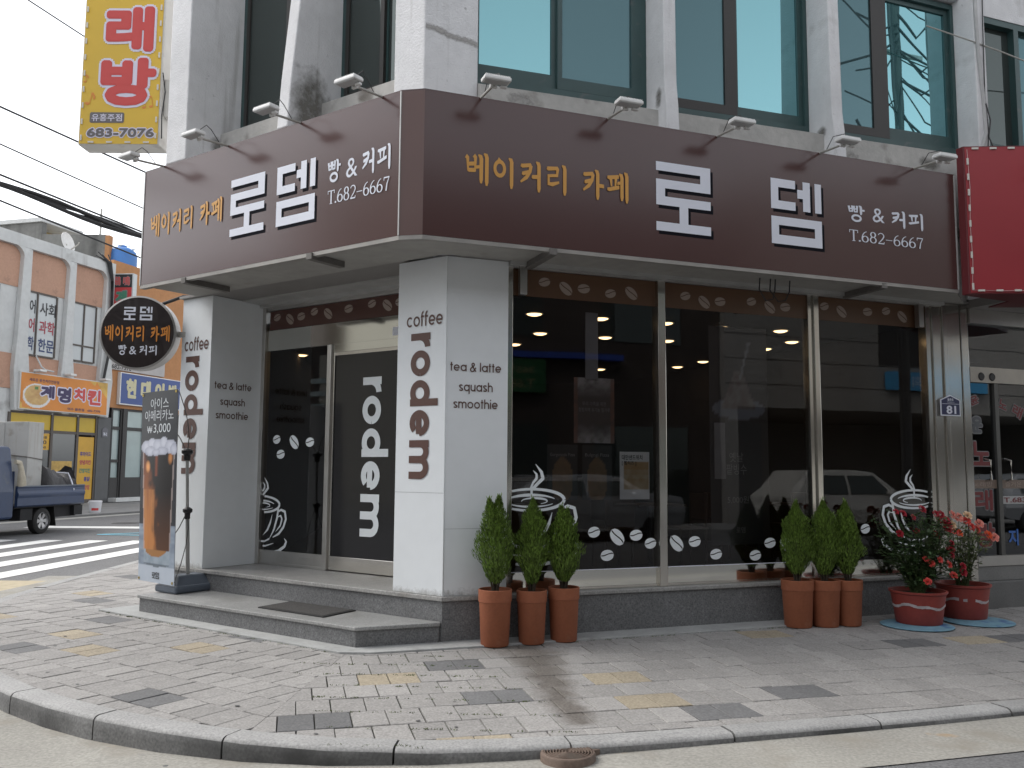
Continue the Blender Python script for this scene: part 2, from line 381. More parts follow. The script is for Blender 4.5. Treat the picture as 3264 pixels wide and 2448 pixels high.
def serif(txt):
    vw = lambda n, a, b: [a + (b - a) * abs(sin(pi * 2 * i / n)) for i in range(n + 1)]
    ringv = lambda cx, cy, rx, ry: ribbon(arc(cx, cy, rx, ry, 90, 450, 28), [.055 + .055 * abs(sin(pi * 2 * i / 28)) for i in range(29)])
    G = {'T': ([ribbon([(.0, .96), (.66, .96)], .06), ribbon([(.33, 0), (.33, .96)], .115), ribbon([(.2, .02), (.46, .02)], .045), ribbon([(.02, .98), (.02, .74)], .05), ribbon([(.64, .98), (.64, .74)], .05)], .72),
         '.': ([ribbon([(.06, .0), (.06, .13)], .13)], .2), '-': ([ribbon([(.04, .42), (.56, .42)], .055)], .64),
         '6': ([ringv(.29, .28, .22, .26), ribbon(arc(.46, .32, .40, .62, 182, 96, 14), [.10 - .05 * i / 14 for i in range(15)])], .62),
         '8': ([ringv(.29, .27, .22, .25), ringv(.29, .74, .18, .22)], .62),
         '2': ([ribbon(arc(.29, .72, .22, .24, 165, -20, 16) + [(.40, .45), (.12, .10)], [.06, .06] + [.06 + .04 * i / 15 for i in range(15)] + [.09, .06]), ribbon([(.06, .05), (.52, .05)], .10), ribbon([(.51, .02), (.53, .2)], .05)], .62),
         '7': ([ribbon([(.06, .94), (.54, .94)], .09), ribbon([(.52, .93), (.34, .5), (.26, .0)], [.05, .08, .11]), ribbon([(.07, .96), (.06, .74)], .05)], .60)}
    out = []; x = 0
    for ch in txt:
        st, adv = G[ch]; out += [([(a + x, b) for a, b in V], F) for V, F in st]; x += adv
    return out
ROC = [(0, .87, 1, 1), (.81, .62, 1, .87), (0, .62, .81, .747), (0, .5, .16, .62), (0, .372, 1, .5), (.42, .128, .58, .372), (0, 0, 1, .128)]
DEM = [(0, .87, .48, 1), (0, .665, .145, .87), (0, .535, .48, .665), (.52, .735, .63, .87), (.63, .54, .775, 1), (.87, .54, 1, 1),
       (0, .29, 1, .42), (0, .14, .145, .29), (.855, .14, 1, .29), (0, 0, 1, .14)]
def block(which, S, box, mb=None, e=0.0):
    mb = mb or MB(); u0, u1, z0, z1 = box
    for a, b, c, d in which:
        mb.add([S(u0 + x * (u1 - u0), z0 + y * (z1 - z0), e) for x, y in ((a, b), (c, b), (c, d), (a, d))], [[0, 1, 2, 3]])
    return mb

def print_sheet_placeholder(): pass
def print_sheet(name, S, u0, u1, z0, z1, nx, nz, fn, parent, label=None, mat=None):
    mb = MB(); mb.col = []
    for j in range(nz + 1):
        for i in range(nx + 1):
            a, b = i / nx, j / nz; mb.v.append(S(u0 + (u1 - u0) * a, z0 + (z1 - z0) * b)); mb.col.append(fn(a, b))
    for j in range(nz):
        for i in range(nx):
            k = j * (nx + 1) + i; mb.f.append([k, k + 1, k + nx + 2, k + nx + 1]); mb.m.append(0); mb.s.append(False)
    return mb.build(name, mat or printed(), parent, label=label)
def vnoise(x, y, seed=0):
    def h(i, j): return (math.sin(i * 127.1 + j * 311.7 + seed * 74.7) * 43758.5453) % 1
    xi, yi = math.floor(x), math.floor(y); fx, fy = x - xi, y - yi; fx = fx * fx * (3 - 2 * fx); fy = fy * fy * (3 - 2 * fy)
    return (h(xi, yi) * (1 - fx) + h(xi + 1, yi) * fx) * (1 - fy) + (h(xi, yi + 1) * (1 - fx) + h(xi + 1, yi + 1) * fx) * fy
def fbm(x, y, seed=0): return (vnoise(x, y, seed) * .55 + vnoise(x * 2.1, y * 2.1, seed + 3) * .3 + vnoise(x * 4.3, y * 4.3, seed + 5) * .15)
def lerp(a, b, t): t = max(0, min(1, t)); return tuple(a[i] + (b[i] - a[i]) * t for i in range(3))

# ================================================================== GROUND
def zroad(x, y):
    return -.05 - .105 * math.exp(-((x + 3.2) ** 2 + (y - 5.2) ** 2) / (2 * 1.9 ** 2))
KERB = [(40, 17.7), (20, 11.2), (10, 7.95), (6, 6.68), (3.41, 5.90), (2.73, 5.68), (2.0, 5.47), (1.39, 5.31), (.9, 5.185), (.53, 5.10), (.05, 5.01), (-.45, 4.96), (-1.02, 4.99), (-1.52, 5.10),
        (-2.08, 5.31), (-2.63, 5.58), (-3.02, 5.82), (-3.45, 6.13), (-4.2, 6.80), (-4.95, 7.65), (-5.5, 8.6), (-5.85, 9.6), (-6.03, 10.6), (-6.1, 12), (-6.15, 14.5), (-6.2, 20), (-6.3, 40)]
def offset(line, d):
    o = []
    for i, q in enumerate(line):
        a = Vector(line[max(i - 1, 0)]); b = Vector(line[min(i + 1, len(line) - 1)]); t = (b - a).normalized()
        o.append((q[0] - t.y * d, q[1] + t.x * d))
    return o
# walking right-to-left the outside (road) lies to the LEFT of travel, so +d goes outwards
KIN = offset(KERB, -.17)
REGION = KIN + [(40, 40)]

g = MB(); g.poly([(-900, -900, -.4), (900, -900, -.4), (900, 900, -.4), (-900, 900, -.4)])
g.build("ground", M("distant_ground", (.16, .16, .155), .95, nz=(.05, .2)), kind="structure")
xs = [-150, -80, -50, -35, -25, -18] + [-14 + .5 * i for i in range(41)] + [8, 11, 15, 22, 35, 60, 120]
ys = [-150, -70, -30, -15, -6, 0] + [1 + .5 * i for i in range(30)] + [17, 20, 25, 32, 45, 70, 150]
g = MB()
for y in ys:
    for x in xs: g.v.append(Vector((x, y, zroad(x, y))))
nxs = len(xs)
for j in range(len(ys) - 1):
    for i in range(nxs - 1):
        k = j * nxs + i; g.f.append([k, k + 1, k + nxs + 1, k + nxs]); g.m.append(0); g.s.append(True)
asphalt = M("asphalt", (.15, .15, .152), .9, nz=[(1.1, .10), (62, .40), (.35, .10)], nz2=(1.6, (.10, .10, .10), .62, .8), bump=(240, .5, .006))
g.build("road", asphalt, kind="structure")

def strip(name, line, d0, d1, dz, mat, n=1):
    a, b = offset(line, d0), offset(line, d1); mb = MB(); V = []
    for p, q in zip(a, b):
        for k in range(n + 1):
            x = p[0] + (q[0] - p[0]) * k / n; y = p[1] + (q[1] - p[1]) * k / n; V.append((x, y, zroad(x, y) + dz))
    F = []
    for i in range(len(a) - 1):
        for k in range(n): m_ = i * (n + 1) + k; F.append([m_, m_ + 1, m_ + n + 2, m_ + n + 1])
    mb.sm = True; mb.add(V, F); return mb.build(name, mat, kind="structure")
def dense(line, step):
    o = []
    for i in range(len(line) - 1):
        a, b = Vector(line[i]), Vector(line[i + 1]); n = max(1, int((b - a).length / step))
        o += [tuple(a.lerp(b, k / n)) for k in range(n)]
    return o + [line[-1]]
near_k = [q for q in dense(KERB, .25) if q[0] < 18 and q[1] < 13]
strip("gutter", near_k, -.02, .56, .006, M("gutter_concrete", (.30, .29, .262), .9, nz=[(1.3, .14), (50, .25)],
      nz2=[(2.0, (.25, .23, .195), .54, .70), (3.3, (.36, .25, .14), .68, .80), (9, (.25, .24, .22), .66, .76)], bump=(90, .4, .006)), n=4)

# kerb stones
kd = dense(KERB, .06); kst = MB(); kfar = []
acc = 0; cur = []; prevq = None; stones = []
for q in kd:
    if q[0] > 16 or q[1] > 22: continue
    if prevq is not None: acc += (Vector(q) - Vector(prevq)).length
    cur.append(q)
    if acc >= .98: stones.append(cur); cur = [q]; acc = 0
    prevq = q
if len(cur) > 2: stones.append(cur)
rk = random.Random(3)
for st in stones:
    jz = rk.uniform(-.004, .004)
    n = len(st); base = len(kst.v)
    # trim 6 mm at both ends
    s_ = [Vector(v) for v in st]; s_[0] = s_[0].lerp(s_[1], .1); s_[-1] = s_[-1].lerp(s_[-2], .1)
    s_ = [tuple(v) for v in s_]
    sec = [(-.17, -.30), (-.17, .0), (-.035, .002), (-.012, -.006), (.0, -.022), (.004, -.06), (.006, -.30)]
    rows = [[] for _ in sec]
    for k, (d, z) in enumerate(sec):
        rows[k] = [Vector((x, y, z + jz)) for x, y in offset(s_, d)]
    V = [v for r_ in rows for v in r_]; F = []; ms = []
    for k in range(len(sec) - 1):
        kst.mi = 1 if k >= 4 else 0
        kst.sm = 1 < k < 5
        if k == 0: kst.add(V, [])
        for i in range(n - 1):
            kst.f.append([base + k * n + i, base + k * n + i + 1, base + (k + 1) * n + i + 1, base + (k + 1) * n + i]); kst.m.append(kst.mi); kst.s.append(bool(kst.sm))
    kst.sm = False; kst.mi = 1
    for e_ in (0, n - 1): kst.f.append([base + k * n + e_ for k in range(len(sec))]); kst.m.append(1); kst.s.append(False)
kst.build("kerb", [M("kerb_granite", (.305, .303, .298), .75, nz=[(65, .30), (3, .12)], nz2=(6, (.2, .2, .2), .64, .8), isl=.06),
                   M("kerb_face_shade_and_tyre_marks", (.17, .17, .168), .85, nz=[(60, .35), (4, .2)], nz2=[(1.6, (.045, .045, .045), .46, .68), (7, (.30, .30, .29), .66, .76)], isl=.1)], kind="structure")  # kerb face: shade put into the darker colour, together with black tyre marks

# paving blocks
def clip(poly, region):
    outp = poly
    n = len(region)
    for i in range(n):
        a, b = region[i], region[(i + 1) % n]; inp = outp; outp = []
        if not inp: return []
        side = lambda p: (b[0] - a[0]) * (p[1] - a[1]) - (b[1] - a[1]) * (p[0] - a[0])
        for k in range(len(inp)):
            p, q = inp[k], inp[(k + 1) % len(inp)]; sp, sq = side(p), side(q)
            if sp <= 0: outp.append(p)
            if (sp <= 0) != (sq <= 0):
                t = sp / (sp - sq); outp.append((p[0] + (q[0] - p[0]) * t, p[1] + (q[1] - p[1]) * t))
    return outp
# region is walked with the inside on the right-hand side (side <= 0)
PAVE_R = [(15, 9.75)] + [q for q in KIN if q[0] < 14 and q[1] < 22] + [(-6.0, 24), (15, 24)]
mb = MB(); mb.poly([(x, y, -.016) for x, y in PAVE_R][::-1])
mb.build("pavement_bed", M("joint_sand", (.085, .083, .075), .95, nz=(12, .3), nz2=(3.2, (.055, .075, .025), .54, .66)), kind="structure")
seamA, seamB = (-1.36, 7.6), (-1.57, 4.7)
seam_side = lambda x, y: (seamB[0] - seamA[0]) * (y - seamA[1]) - (seamB[1] - seamA[1]) * (x - seamA[0])   # <0 on the left part
def big(sgn):   # half-plane polygons for the two laying directions
    d = Vector(seamB) - Vector(seamA); a = Vector(seamA) - d * 9; b = Vector(seamB) + d * 9
    nrm = Vector((d.y, -d.x)).normalized() * 60 * sgn
    return [tuple(a), tuple(b), tuple(b + nrm), tuple(a + nrm)]
def area(p): return sum(p[i][0] * p[(i + 1) % len(p)][1] - p[(i + 1) % len(p)][0] * p[i][1] for i in range(len(p))) / 2
rp = random.Random(11)
DARK = [(-1.13, 5.64), (-.52, 6.93), (2.07, 6.4), (1.40, 5.76), (3.77, 8.04), (-2.53, 6.02), (-2.4, 8.01), (-4.16, 8.91), (-4.25, 7.65), (4.7, 8.5), (4.4, 7.2), (-.2, 6.15), (-4.9, 10.2), (-5.3, 12.3)]
TAN = [(-.95, 6.68), (.72, 6.75), (.95, 6.10), (-.15, 5.2), (-3.64, 7.53), (-2.67, 7.57), (2.3, 8.5), (4.3, 8.1), (-4.35, 6.95), (-4.0, 8.2), (-5.2, 9.2), (-5.1, 10.9), (-5.6, 13.5)]
pv = MB()
def lay(o, ax, ay, wx, wy, i0, i1, j0, j1, hp, left):
    blocks = {}
    for j in range(j0, j1):
        for i in range(i0, i1):
            off = .5 * (j % 2)
            cx = o[0] + ax.x * (i + .5 + off) * wx + ay.x * (j + .5) * wy; cy = o[1] + ax.y * (i + .5 + off) * wx + ay.y * (j + .5) * wy
            if not (-6.6 < cx < 13 and 4.2 < cy < 23): continue
            if cy > 10.6 and cx > -3.3: continue
            blocks[(i, j)] = (cx, cy)
    colr = {}
    for lst, mi in ((DARK, 1), (TAN, 2)):
        for (tx, ty) in lst:
            if (seam_side(tx, ty) < 0) != left: continue
            best = sorted(blocks, key=lambda k: (blocks[k][0] - tx + ax.x * wx / 2) ** 2 + (blocks[k][1] - ty + ax.y * wx / 2) ** 2)
            if best: colr[best[0]] = mi; colr[(best[0][0] + 1, best[0][1])] = mi
    for (i, j), (cx, cy) in blocks.items():
        gx, gy = wx / 2 - .0042, wy / 2 - .0046; ja = rp.uniform(-.006, .006)
        a2 = Vector((ax.x * cos(ja) - ax.y * sin(ja), ax.x * sin(ja) + ax.y * cos(ja))); b2 = Vector((-a2.y, a2.x)) * (1 if ay.dot(Vector((-a2.y, a2.x))) > 0 else -1)
        ox, oy = rp.uniform(-.002, .002), rp.uniform(-.002, .002)
        q = [(cx + ox + a2.x * sx * gx + b2.x * sy * gy, cy + oy + a2.y * sx * gx + b2.y * sy * gy) for sx, sy in ((-1, -1), (1, -1), (1, 1), (-1, 1))]
        q2 = q
        if area(q2) > 0: q2 = q2[::-1]
        c1 = clip(q2, hp)
        if c1: c1 = clip(c1, PAVE_R)
        if len(c1) < 3 or abs(area(c1)) < .002: continue
        pv.mi = colr.get((i, j), 0); z0 = rp.uniform(-.0025, .0025); tx, ty = rp.uniform(-.008, .008), rp.uniform(-.008, .008)
        top = [Vector((x, y, z0 + (x - cx) * tx + (y - cy) * ty)) for x, y in c1][::-1]
        n = len(top); cen = sum(top, Vector()) / n
        ins = [v.lerp(cen, .025) + Vector((0, 0, 0)) for v in top]; low = [v - Vector((0, 0, .004)) for v in top]; deep = [v - Vector((0, 0, .025)) for v in top]
        pv.add(ins + low + deep, [list(range(n))] + [[k, k + n, (k + 1) % n + n, (k + 1) % n][::-1] for k in range(n)] + [[k + n, k + 2 * n, (k + 1) % n + 2 * n, (k + 1) % n + n][::-1] for k in range(n)])
def cw(p): return p if area(p) < 0 else p[::-1]
hpL, hpR = cw(big(-1)), cw(big(1))
if seam_side(*[sum(q[k] for q in hpL) / 4 for k in (0, 1)]) > 0: hpL, hpR = hpR, hpL
aRow = rad(76)
lay((.3, 5.0), Vector((sin(aRow), cos(aRow))), Vector((-cos(aRow), sin(aRow))), .222, .332, -14, 60, -6, 26, hpR, False)
lay((cR.x, cR.y), Vector((L.u.x, L.u.y)), Vector((L.n.x, L.n.y)), .222, .300, -40, 14, -50, 14, hpL, True)
pvk = dict(nz=[(62, .30), (18, .10), (1.1, .07)], bump=(160, .35, .004))
wetp = [(.6, (.3, .29, .27), .62, .8)]
pv.build("pavement", [M("grey_paving_block", (.282, .272, .262), .85, isl=.10, nz2=(1.3, (.285, .275, .265), .60, .78), **pvk),
                      M("charcoal_paving_block", (.14, .14, .142), .85, isl=.08, **pvk), M("tan_paving_block", (.32, .275, .205), .85, isl=.10, **pvk)], kind="structure")
# water stain left by watering the pots: a thin damp film on the blocks
path = [(-.80, .30, .52), (-.74, .70, .42), (-.86, 1.15, .32), (-.98, 1.6, .26), (-1.12, 2.05, .22), (-1.2, 2.65, .15)]
def wetf(a, b):
    d = .30 + 2.5 * b; u = -1.6 + 1.4 * a
    for (u0, d0, w0), (u1, d1, w1) in zip(path, path[1:]):
        if d0 <= d <= d1: f = (d - d0) / (d1 - d0); return (max(0, 1.0 - abs(u - u0 - (u1 - u0) * f) / (w0 + (w1 - w0) * f) * .62),) * 3
    return (0, 0, 0)
wet = print_sheet("damp_patch", lambda a, b, e=0: R.p(-1.6 + 1.4 * a, .30 + 2.5 * b, .0075), 0, 1, 0, 1, 40, 70, wetf, None, mat=None)
WETO = wet; tag(wet, kind="structure")
# moss in the joints and old chewing gum on the blocks
mo_ = MB(); rm = random.Random(9)
for k in range(300):
    if k < 170:
        u, d = rm.uniform(-2.7, -1.2), rm.uniform(.35, 2.7); q = R.p(u, d, 0)
        i_ = round((q.x * .05 + q.y) / .332) * .332; q.y = i_ - q.x * .05 + rm.uniform(-.01, .01)
    elif k < 240: q = L.p(rm.uniform(-4.0, -.5), .835 + rm.uniform(-.008, .012), 0)
    else: q = R.p(rm.uniform(-1.0, 3.2), .285 + rm.uniform(-.01, .03), 0)
    for j in range(rm.randint(3, 9)):
        a = rm.uniform(0, 6.28); l = rm.uniform(.006, .016); c_ = q + Vector((rm.uniform(-.025, .025), rm.uniform(-.012, .012), .0)); dv = Vector((cos(a), sin(a), 1.2)).normalized(); sv = Vector((-sin(a), cos(a), 0)) * .004
        mo_.add([c_ - sv, c_ + sv, c_ + dv * l], [[0, 1, 2]])
mo_.build("joint_moss", M("moss", (.075, .10, .03), .9, isl=.4), kind="stuff")
gm = MB()
for k in range(34):
    u, d = rm.uniform(-4.2, 5.5), rm.uniform(.5, 2.9); q = R.p(u, d, .004) if k % 2 else L.p(rm.uniform(-4, -.3), rm.uniform(1.0, 2.8), .004); r0 = rm.uniform(.008, .02)
    gm.add([q + Vector((cos(i * .9) * r0 * rm.uniform(.7, 1.1), sin(i * .9) * r0 * rm.uniform(.7, 1.1), 0)) for i in range(7)], [list(range(7))])
gm.build("gum_spots", M("old_gum", (.10, .10, .10), .8), kind="stuff")

# skirting of mortar round the base and steps
def LP(v, e): return L.p(v, e, 0)
def RP(u, d): return R.p(u, d, 0)
mb = MB()
mb.plan([(q.x, q.y) for q in (LP(-4.05, .82), LP(-.42, .83), RP(-2.02, .24), RP(-1.07, .27), RP(3.1, .30), RP(3.1, -.2), RP(-1.3, -.4), LP(-3.9, -.2))], -.02, .018)
mb.build("mortar_skirting", padm, kind="structure", bev=.006)

# road markings at the left
paint = M("white_road_paint", (.74, .74, .72), .8, nz=[(6, .08), (90, .1)], nz2=(3.5, (.42, .42, .41), .64, .8))
mb = MB(); ca = rad(4.5); dx = Vector((sin(ca), cos(ca), 0)); nx_ = Vector((cos(ca), -sin(ca), 0))
for x0 in (-7.19, -8.13, -9.09, -10.05, -11.02):
    a = Vector((x0, 15, -.044)); q = [a + dx * -3.4 - nx_ * .225, a + dx * -3.4 + nx_ * .225, a + dx * 3.75 + nx_ * .225, a + dx * 3.75 - nx_ * .225]; mb.poly(q)
mb.build("crosswalk_stripes", paint, kind="structure")
mb = MB(); mb.poly([(-12.4, 22.3, -.043), (-7.6, 22.3, -.043), (-7.6, 23.0, -.043), (-12.4, 23.0, -.043)]); mb.build("stop_line", paint, kind="structure")
mb = MB(); bl = [(-9.55, 20.3), (-7.4, 20.0), (-7.4, 21.9)]
for p, q in ((0, 1), (0, 2)):
    V_, F_ = ribbon([bl[p], bl[q]], .13); mb.add([(x, y, -.042 + p * .0 + q * .001) for x, y in V_], F_)
mb.build("blue_road_marking", M("blue_road_paint", (.22, .55, .68), .8, nz=(8, .1)), kind="structure")
mb = MB(); mb.poly([(-7.3, 9.8, -.044), (-6.55, 9.8, -.044), (-6.4, 12.2, -.044), (-7.15, 12.2, -.044)])
mb.build("tactile_strip", M("yellow_tactile_paving", (.42, .36, .25), .85, nz=(9, .15)), kind="structure")
tF = Vector((sin(rad(16.9)), cos(rad(16.9)), 0)); kF = Vector((-13.58, 26.9, 0)); nF = Vector((tF.y, -tF.x, 0))
mb = MB(); a0, a1 = kF - tF * 30, kF + tF * 60
mb.prism([a0 + Vector((0, 0, -.3)), a0 - nF * 30 + Vector((0, 0, -.3)), a1 - nF * 30 + Vector((0, 0, -.3)), a1 + Vector((0, 0, -.3))],
         [a0 + Vector((0, 0, .0)), a0 - nF * 30, a1 - nF * 30, a1 + Vector((0, 0, .0))])
mb.build("far_pavement", M("far_paving", (.27, .27, .265), .9, nz=[(1.5, .12), (12, .12)]), kind="structure")
mb = MB(); mb.prism([a0 + Vector((0, 0, -.3)), a0 + nF * .18 + Vector((0, 0, -.3)), a1 + nF * .18 + Vector((0, 0, -.3)), a1 + Vector((0, 0, -.3))][::-1],
                    [a0 + Vector((0, 0, .012)), a0 + nF * .18 + Vector((0, 0, .012)), a1 + nF * .18 + Vector((0, 0, .012)), a1 + Vector((0, 0, .012))][::-1])
mb.build("far_kerb", M("far_kerb_stone", (.16, .16, .16), .85, nz=(3, .2)), kind="structure")
mb = MB(); mb.poly([a0 + nF * .19 + Vector((0, 0, -.045)), a0 + nF * .75 + Vector((0, 0, -.045)), a1 + nF * .75 + Vector((0, 0, -.045)), a1 + nF * .19 + Vector((0, 0, -.045))])
mb.build("far_gutter", M("far_gutter_concrete", (.36, .355, .33), .9, nz=(2, .12)), kind="structure")

# manholes
mo = R.p(-1.47, 2.99, 0); zr_ = zroad(mo.x, mo.y); iron = M("rusty_cast_iron", (.17, .125, .10), .65, .3, nz=[(9, .25), (60, .2)], nz2=(5, (.19, .165, .14), .55, .7))
t = thing("manhole_cover", (mo.x, mo.y, zr_), "small round rusty iron manhole cover against the kerb in front", "manhole cover")
prof = [(.155, -.1), (.155, .038), (.148, .049), (.138, .051)]
mb = MB().lathe((mo.x, mo.y, zr_), prof, 40, caps=False); mb.build("ring", iron, t)
prof = [(.0001, .043)]; rr_ = .012
while rr_ < .128: prof += [(rr_, .043), (rr_ + .002, .051), (rr_ + .007, .051), (rr_ + .009, .043)]; rr_ += .0165
mb = MB().lathe((mo.x, mo.y, zr_), prof + [(.139, .043)], 40); mb.build("lid", iron, t)
mb = MB().box(Fr((mo.x, mo.y, 0), (.5, -.86, 0)), .14, .2, -.03, .03, zr_, zr_ + .04); mb.build("hinge", iron, t, bev=.006)
mb = MB().lathe((-10.7, 24.4, -.05), [(.001, .012), (.34, .012), (.36, .008), (.38, .004)], 32)
mb.build("manhole_cover", M("dark_cast_iron", (.07, .07, .07), .7, .3, nz=(12, .2)), None, "round dark manhole cover flush in the road behind the truck", "manhole cover")
# ================================================================== THE CORNER BUILDING
bld = thing("corner_building", cR, "grey stucco corner building with a bakery cafe behind dark glass on its ground floor", "building")
ROOF = 10.6
def pl(*q): return [(a.x, a.y) for a in q]
WETO.data.materials[0] = dirt_skin("damp_film", (0, 0, 0), 5, 2.6, tint=(.72, .70, .68))
# --- upper walls: corner pier, fins, sills, lintels
mb = MB()
mb.plan(pl(R.p(-1.653, .2, 0), R.p(-1.141, .2, 0), R.p(-1.141, -.3, 0), L.p(-.375, -.3, 0), L.p(-.375, .36, 0)), 3.7, ROOF)
mb.build("corner_pier", stucco, bld, bev=.012)
def fin(fr, u0, u1, droot, prof, mat, name="wall_fin"):
    """prof = [(z, outer depth)] bottom to top"""
    b = MB(); n = len(prof)
    V = []
    for z, d in prof: V += [fr.p(u0, droot, z), fr.p(u1, droot, z), fr.p(u1, d, z), fr.p(u0, d, z)]
    F = [[0, 3, 2, 1], [4 * n - 4, 4 * n - 3, 4 * n - 2, 4 * n - 1]]
    for i in range(n - 1):
        for k in range(4): F.append([4 * i + k, 4 * i + (k + 1) % 4, 4 * i + 4 + (k + 1) % 4, 4 * i + 4 + k])
    b.add(V, F); return b.build(name, mat, bld, bev=.012, merge=True)
fin(R, .709, .85, -.1, [(4.3, .50), (5.1, .45), (5.35, .42), (7.2, .40), (ROOF, .38)], stucco)
fin(R, 2.732, 2.875, -.1, [(4.3, .50), (5.1, .46), (5.35, .43), (7.2, .40), (ROOF, .38)], stucco)
fin(R, 4.90, 5.07, -.1, [(4.3, .36), (ROOF, .34)], stucco)
fin(L, -1.535, -1.385, -.1, [(4.79, .745), (5.3, .71), (6.4, .60), (7.4, .48), (ROOF, .42)], stucco)
fin(L, -3.33, -2.98, -.1, [(4.79, .745), (ROOF, .745)], stucco)
def stain(fr, u0, u1, d, z0, z1, seed, mat=grime, flip=False):
    """irregular patch of dirt lying on a wall, a thin skin with a ragged outline"""
    n = 14; sx = seed * 3.7
    def fade(a, b):
        q = max(0, 1 - math.hypot((a - .5) * 2, (b - .5) * 2)); return (min(1, q * 1.25) * .92,) * 3
    return print_sheet("damp_stain", lambda a, b, e=0: fr.p(a, d, b), u0, u1, z0, z1, n, n, fade, bld, mat=mat)
# dirt at the feet of the fins (side faces look to +u on the entrance front and to -u on the street front)
class Side:   # surface of a fin's side: a = depth, b = height
    def __init__(s, fr, u): s.fr, s.u_ = fr, u
    def p(s, a, d, z): return s.fr.p(s.u_ + d, a, z)
stain(Side(L, -1.385), -.05, .95, .003, 4.1, 5.95, 3)
stain(Side(L, -2.98), .15, .55, .003, 4.85, 5.25, 5)
stain(Side(R, .709), .18, .44, -.003, 5.0, 5.42, 6)
stain(Side(R, 2.732), .10, .44, -.003, 5.02, 5.32, 8)
dirtg = dirt_skin("grey_weather_mark", (.38, .37, .355), 16, 1.9)
def band(a, b):     # repaired crack across the corner pier: falls to the right, ragged
    c_ = .66 - .36 * a + .03 * sin(a * 9); return (max(0, 1 - abs(b - c_) / .20) ** .6,) * 3
print_sheet("damp_stain", lambda a, b, e=0: R.p(a, .2035, b), -1.645, -1.145, 5.38, 5.66, 24, 14, band, bld, mat=dirtg)
stain(R, -1.45, -1.28, .2035, 5.94, 6.12, 12, dirtg); stain(R, -1.0, -.5, .3025, 4.8, 5.1, 13, dirtg); stain(R, 2.9, 3.3, .3025, 4.7, 5.1, 14, dirtg); stain(R, 3.9, 4.5, .3025, 4.85, 5.15, 15)
zs = lambda u: 5.165 + .021 * (u + 1.1)
mb = MB()
for u0, u1 in ((-1.14, .709), (.85, 2.732), (2.875, 4.90)):
    a, b = zs(u0), zs(u1)
    mb.add([R.p(u0, -.1, 4.3), R.p(u1, -.1, 4.3), R.p(u1, .30, 4.3), R.p(u0, .30, 4.3), R.p(u0, -.1, a), R.p(u1, -.1, b), R.p(u1, .07, b), R.p(u0, .07, a), R.p(u0, .30, a - .11), R.p(u1, .30, b - .11)],
           [[0, 3, 2, 1], [4, 5, 6, 7], [7, 6, 9, 8], [3, 8, 9, 2], [2, 9, 6, 5, 1], [0, 4, 7, 8, 3]])
mb.build("sill_band", concrete, bld)
mb = MB(); mb.box(L, -2.98, -1.535, -.1, .32, 4.3, 5.20); mb.box(L, -1.385, -.375, -.1, .32, 4.3, 5.17); mb.build("sill_band", concrete, bld, bev=.01)
mb = MB(); mb.box(R, -1.141, 4.95, -.25, .17, 7.17, ROOF); mb.box(L, -3.0, -.375, -.25, .2, 7.6, ROOF); mb.build("upper_wall", stucco, bld)
mb = MB(); P_ = [R.p(-1.3, -.25, 0), R.p(4.98, -.25, 0), R.p(4.98, -9, 0), Vector((-3.75, 19, 0)), L.p(-3.33, -.25, 0), L.p(-.6, -.25, 0)]
mb.plan(pl(*P_), ROOF - .15, ROOF); mb.build("roof", concrete, bld)
mb = MB(); q0, q1 = L.p(-3.33, .1, 0), Vector((-3.75, 19, 0)); e_ = Vector((.2, 0, 0))
mb.plan(pl(q0, q0 + e_, q1 + e_, q1), 3.6, ROOF); q0 = L.p(-3.985, -.76, 0); q1 = Vector((-4.0, 19, 0)); mb.plan(pl(q0, q0 + e_, q1 + e_, q1), 0, 3.6)
mb.build("side_wall", stucco, bld)
mb = MB(); mb.plan(pl(Vector((-4.0, 18.8, 0)), R.p(4.98, -9.2, 0), R.p(4.98, -9, 0), Vector((-4, 19, 0))), 0, ROOF); mb.build("rear_wall", stucco, bld)

mb = MB(); mb.box(R, -1.1, 4.98, -.28, .015, 3.535, 4.3); mb.box(L, -3.3, -.4, -.28, .02, 3.535, 4.3); mb.build("fascia_backing", concrete, bld)
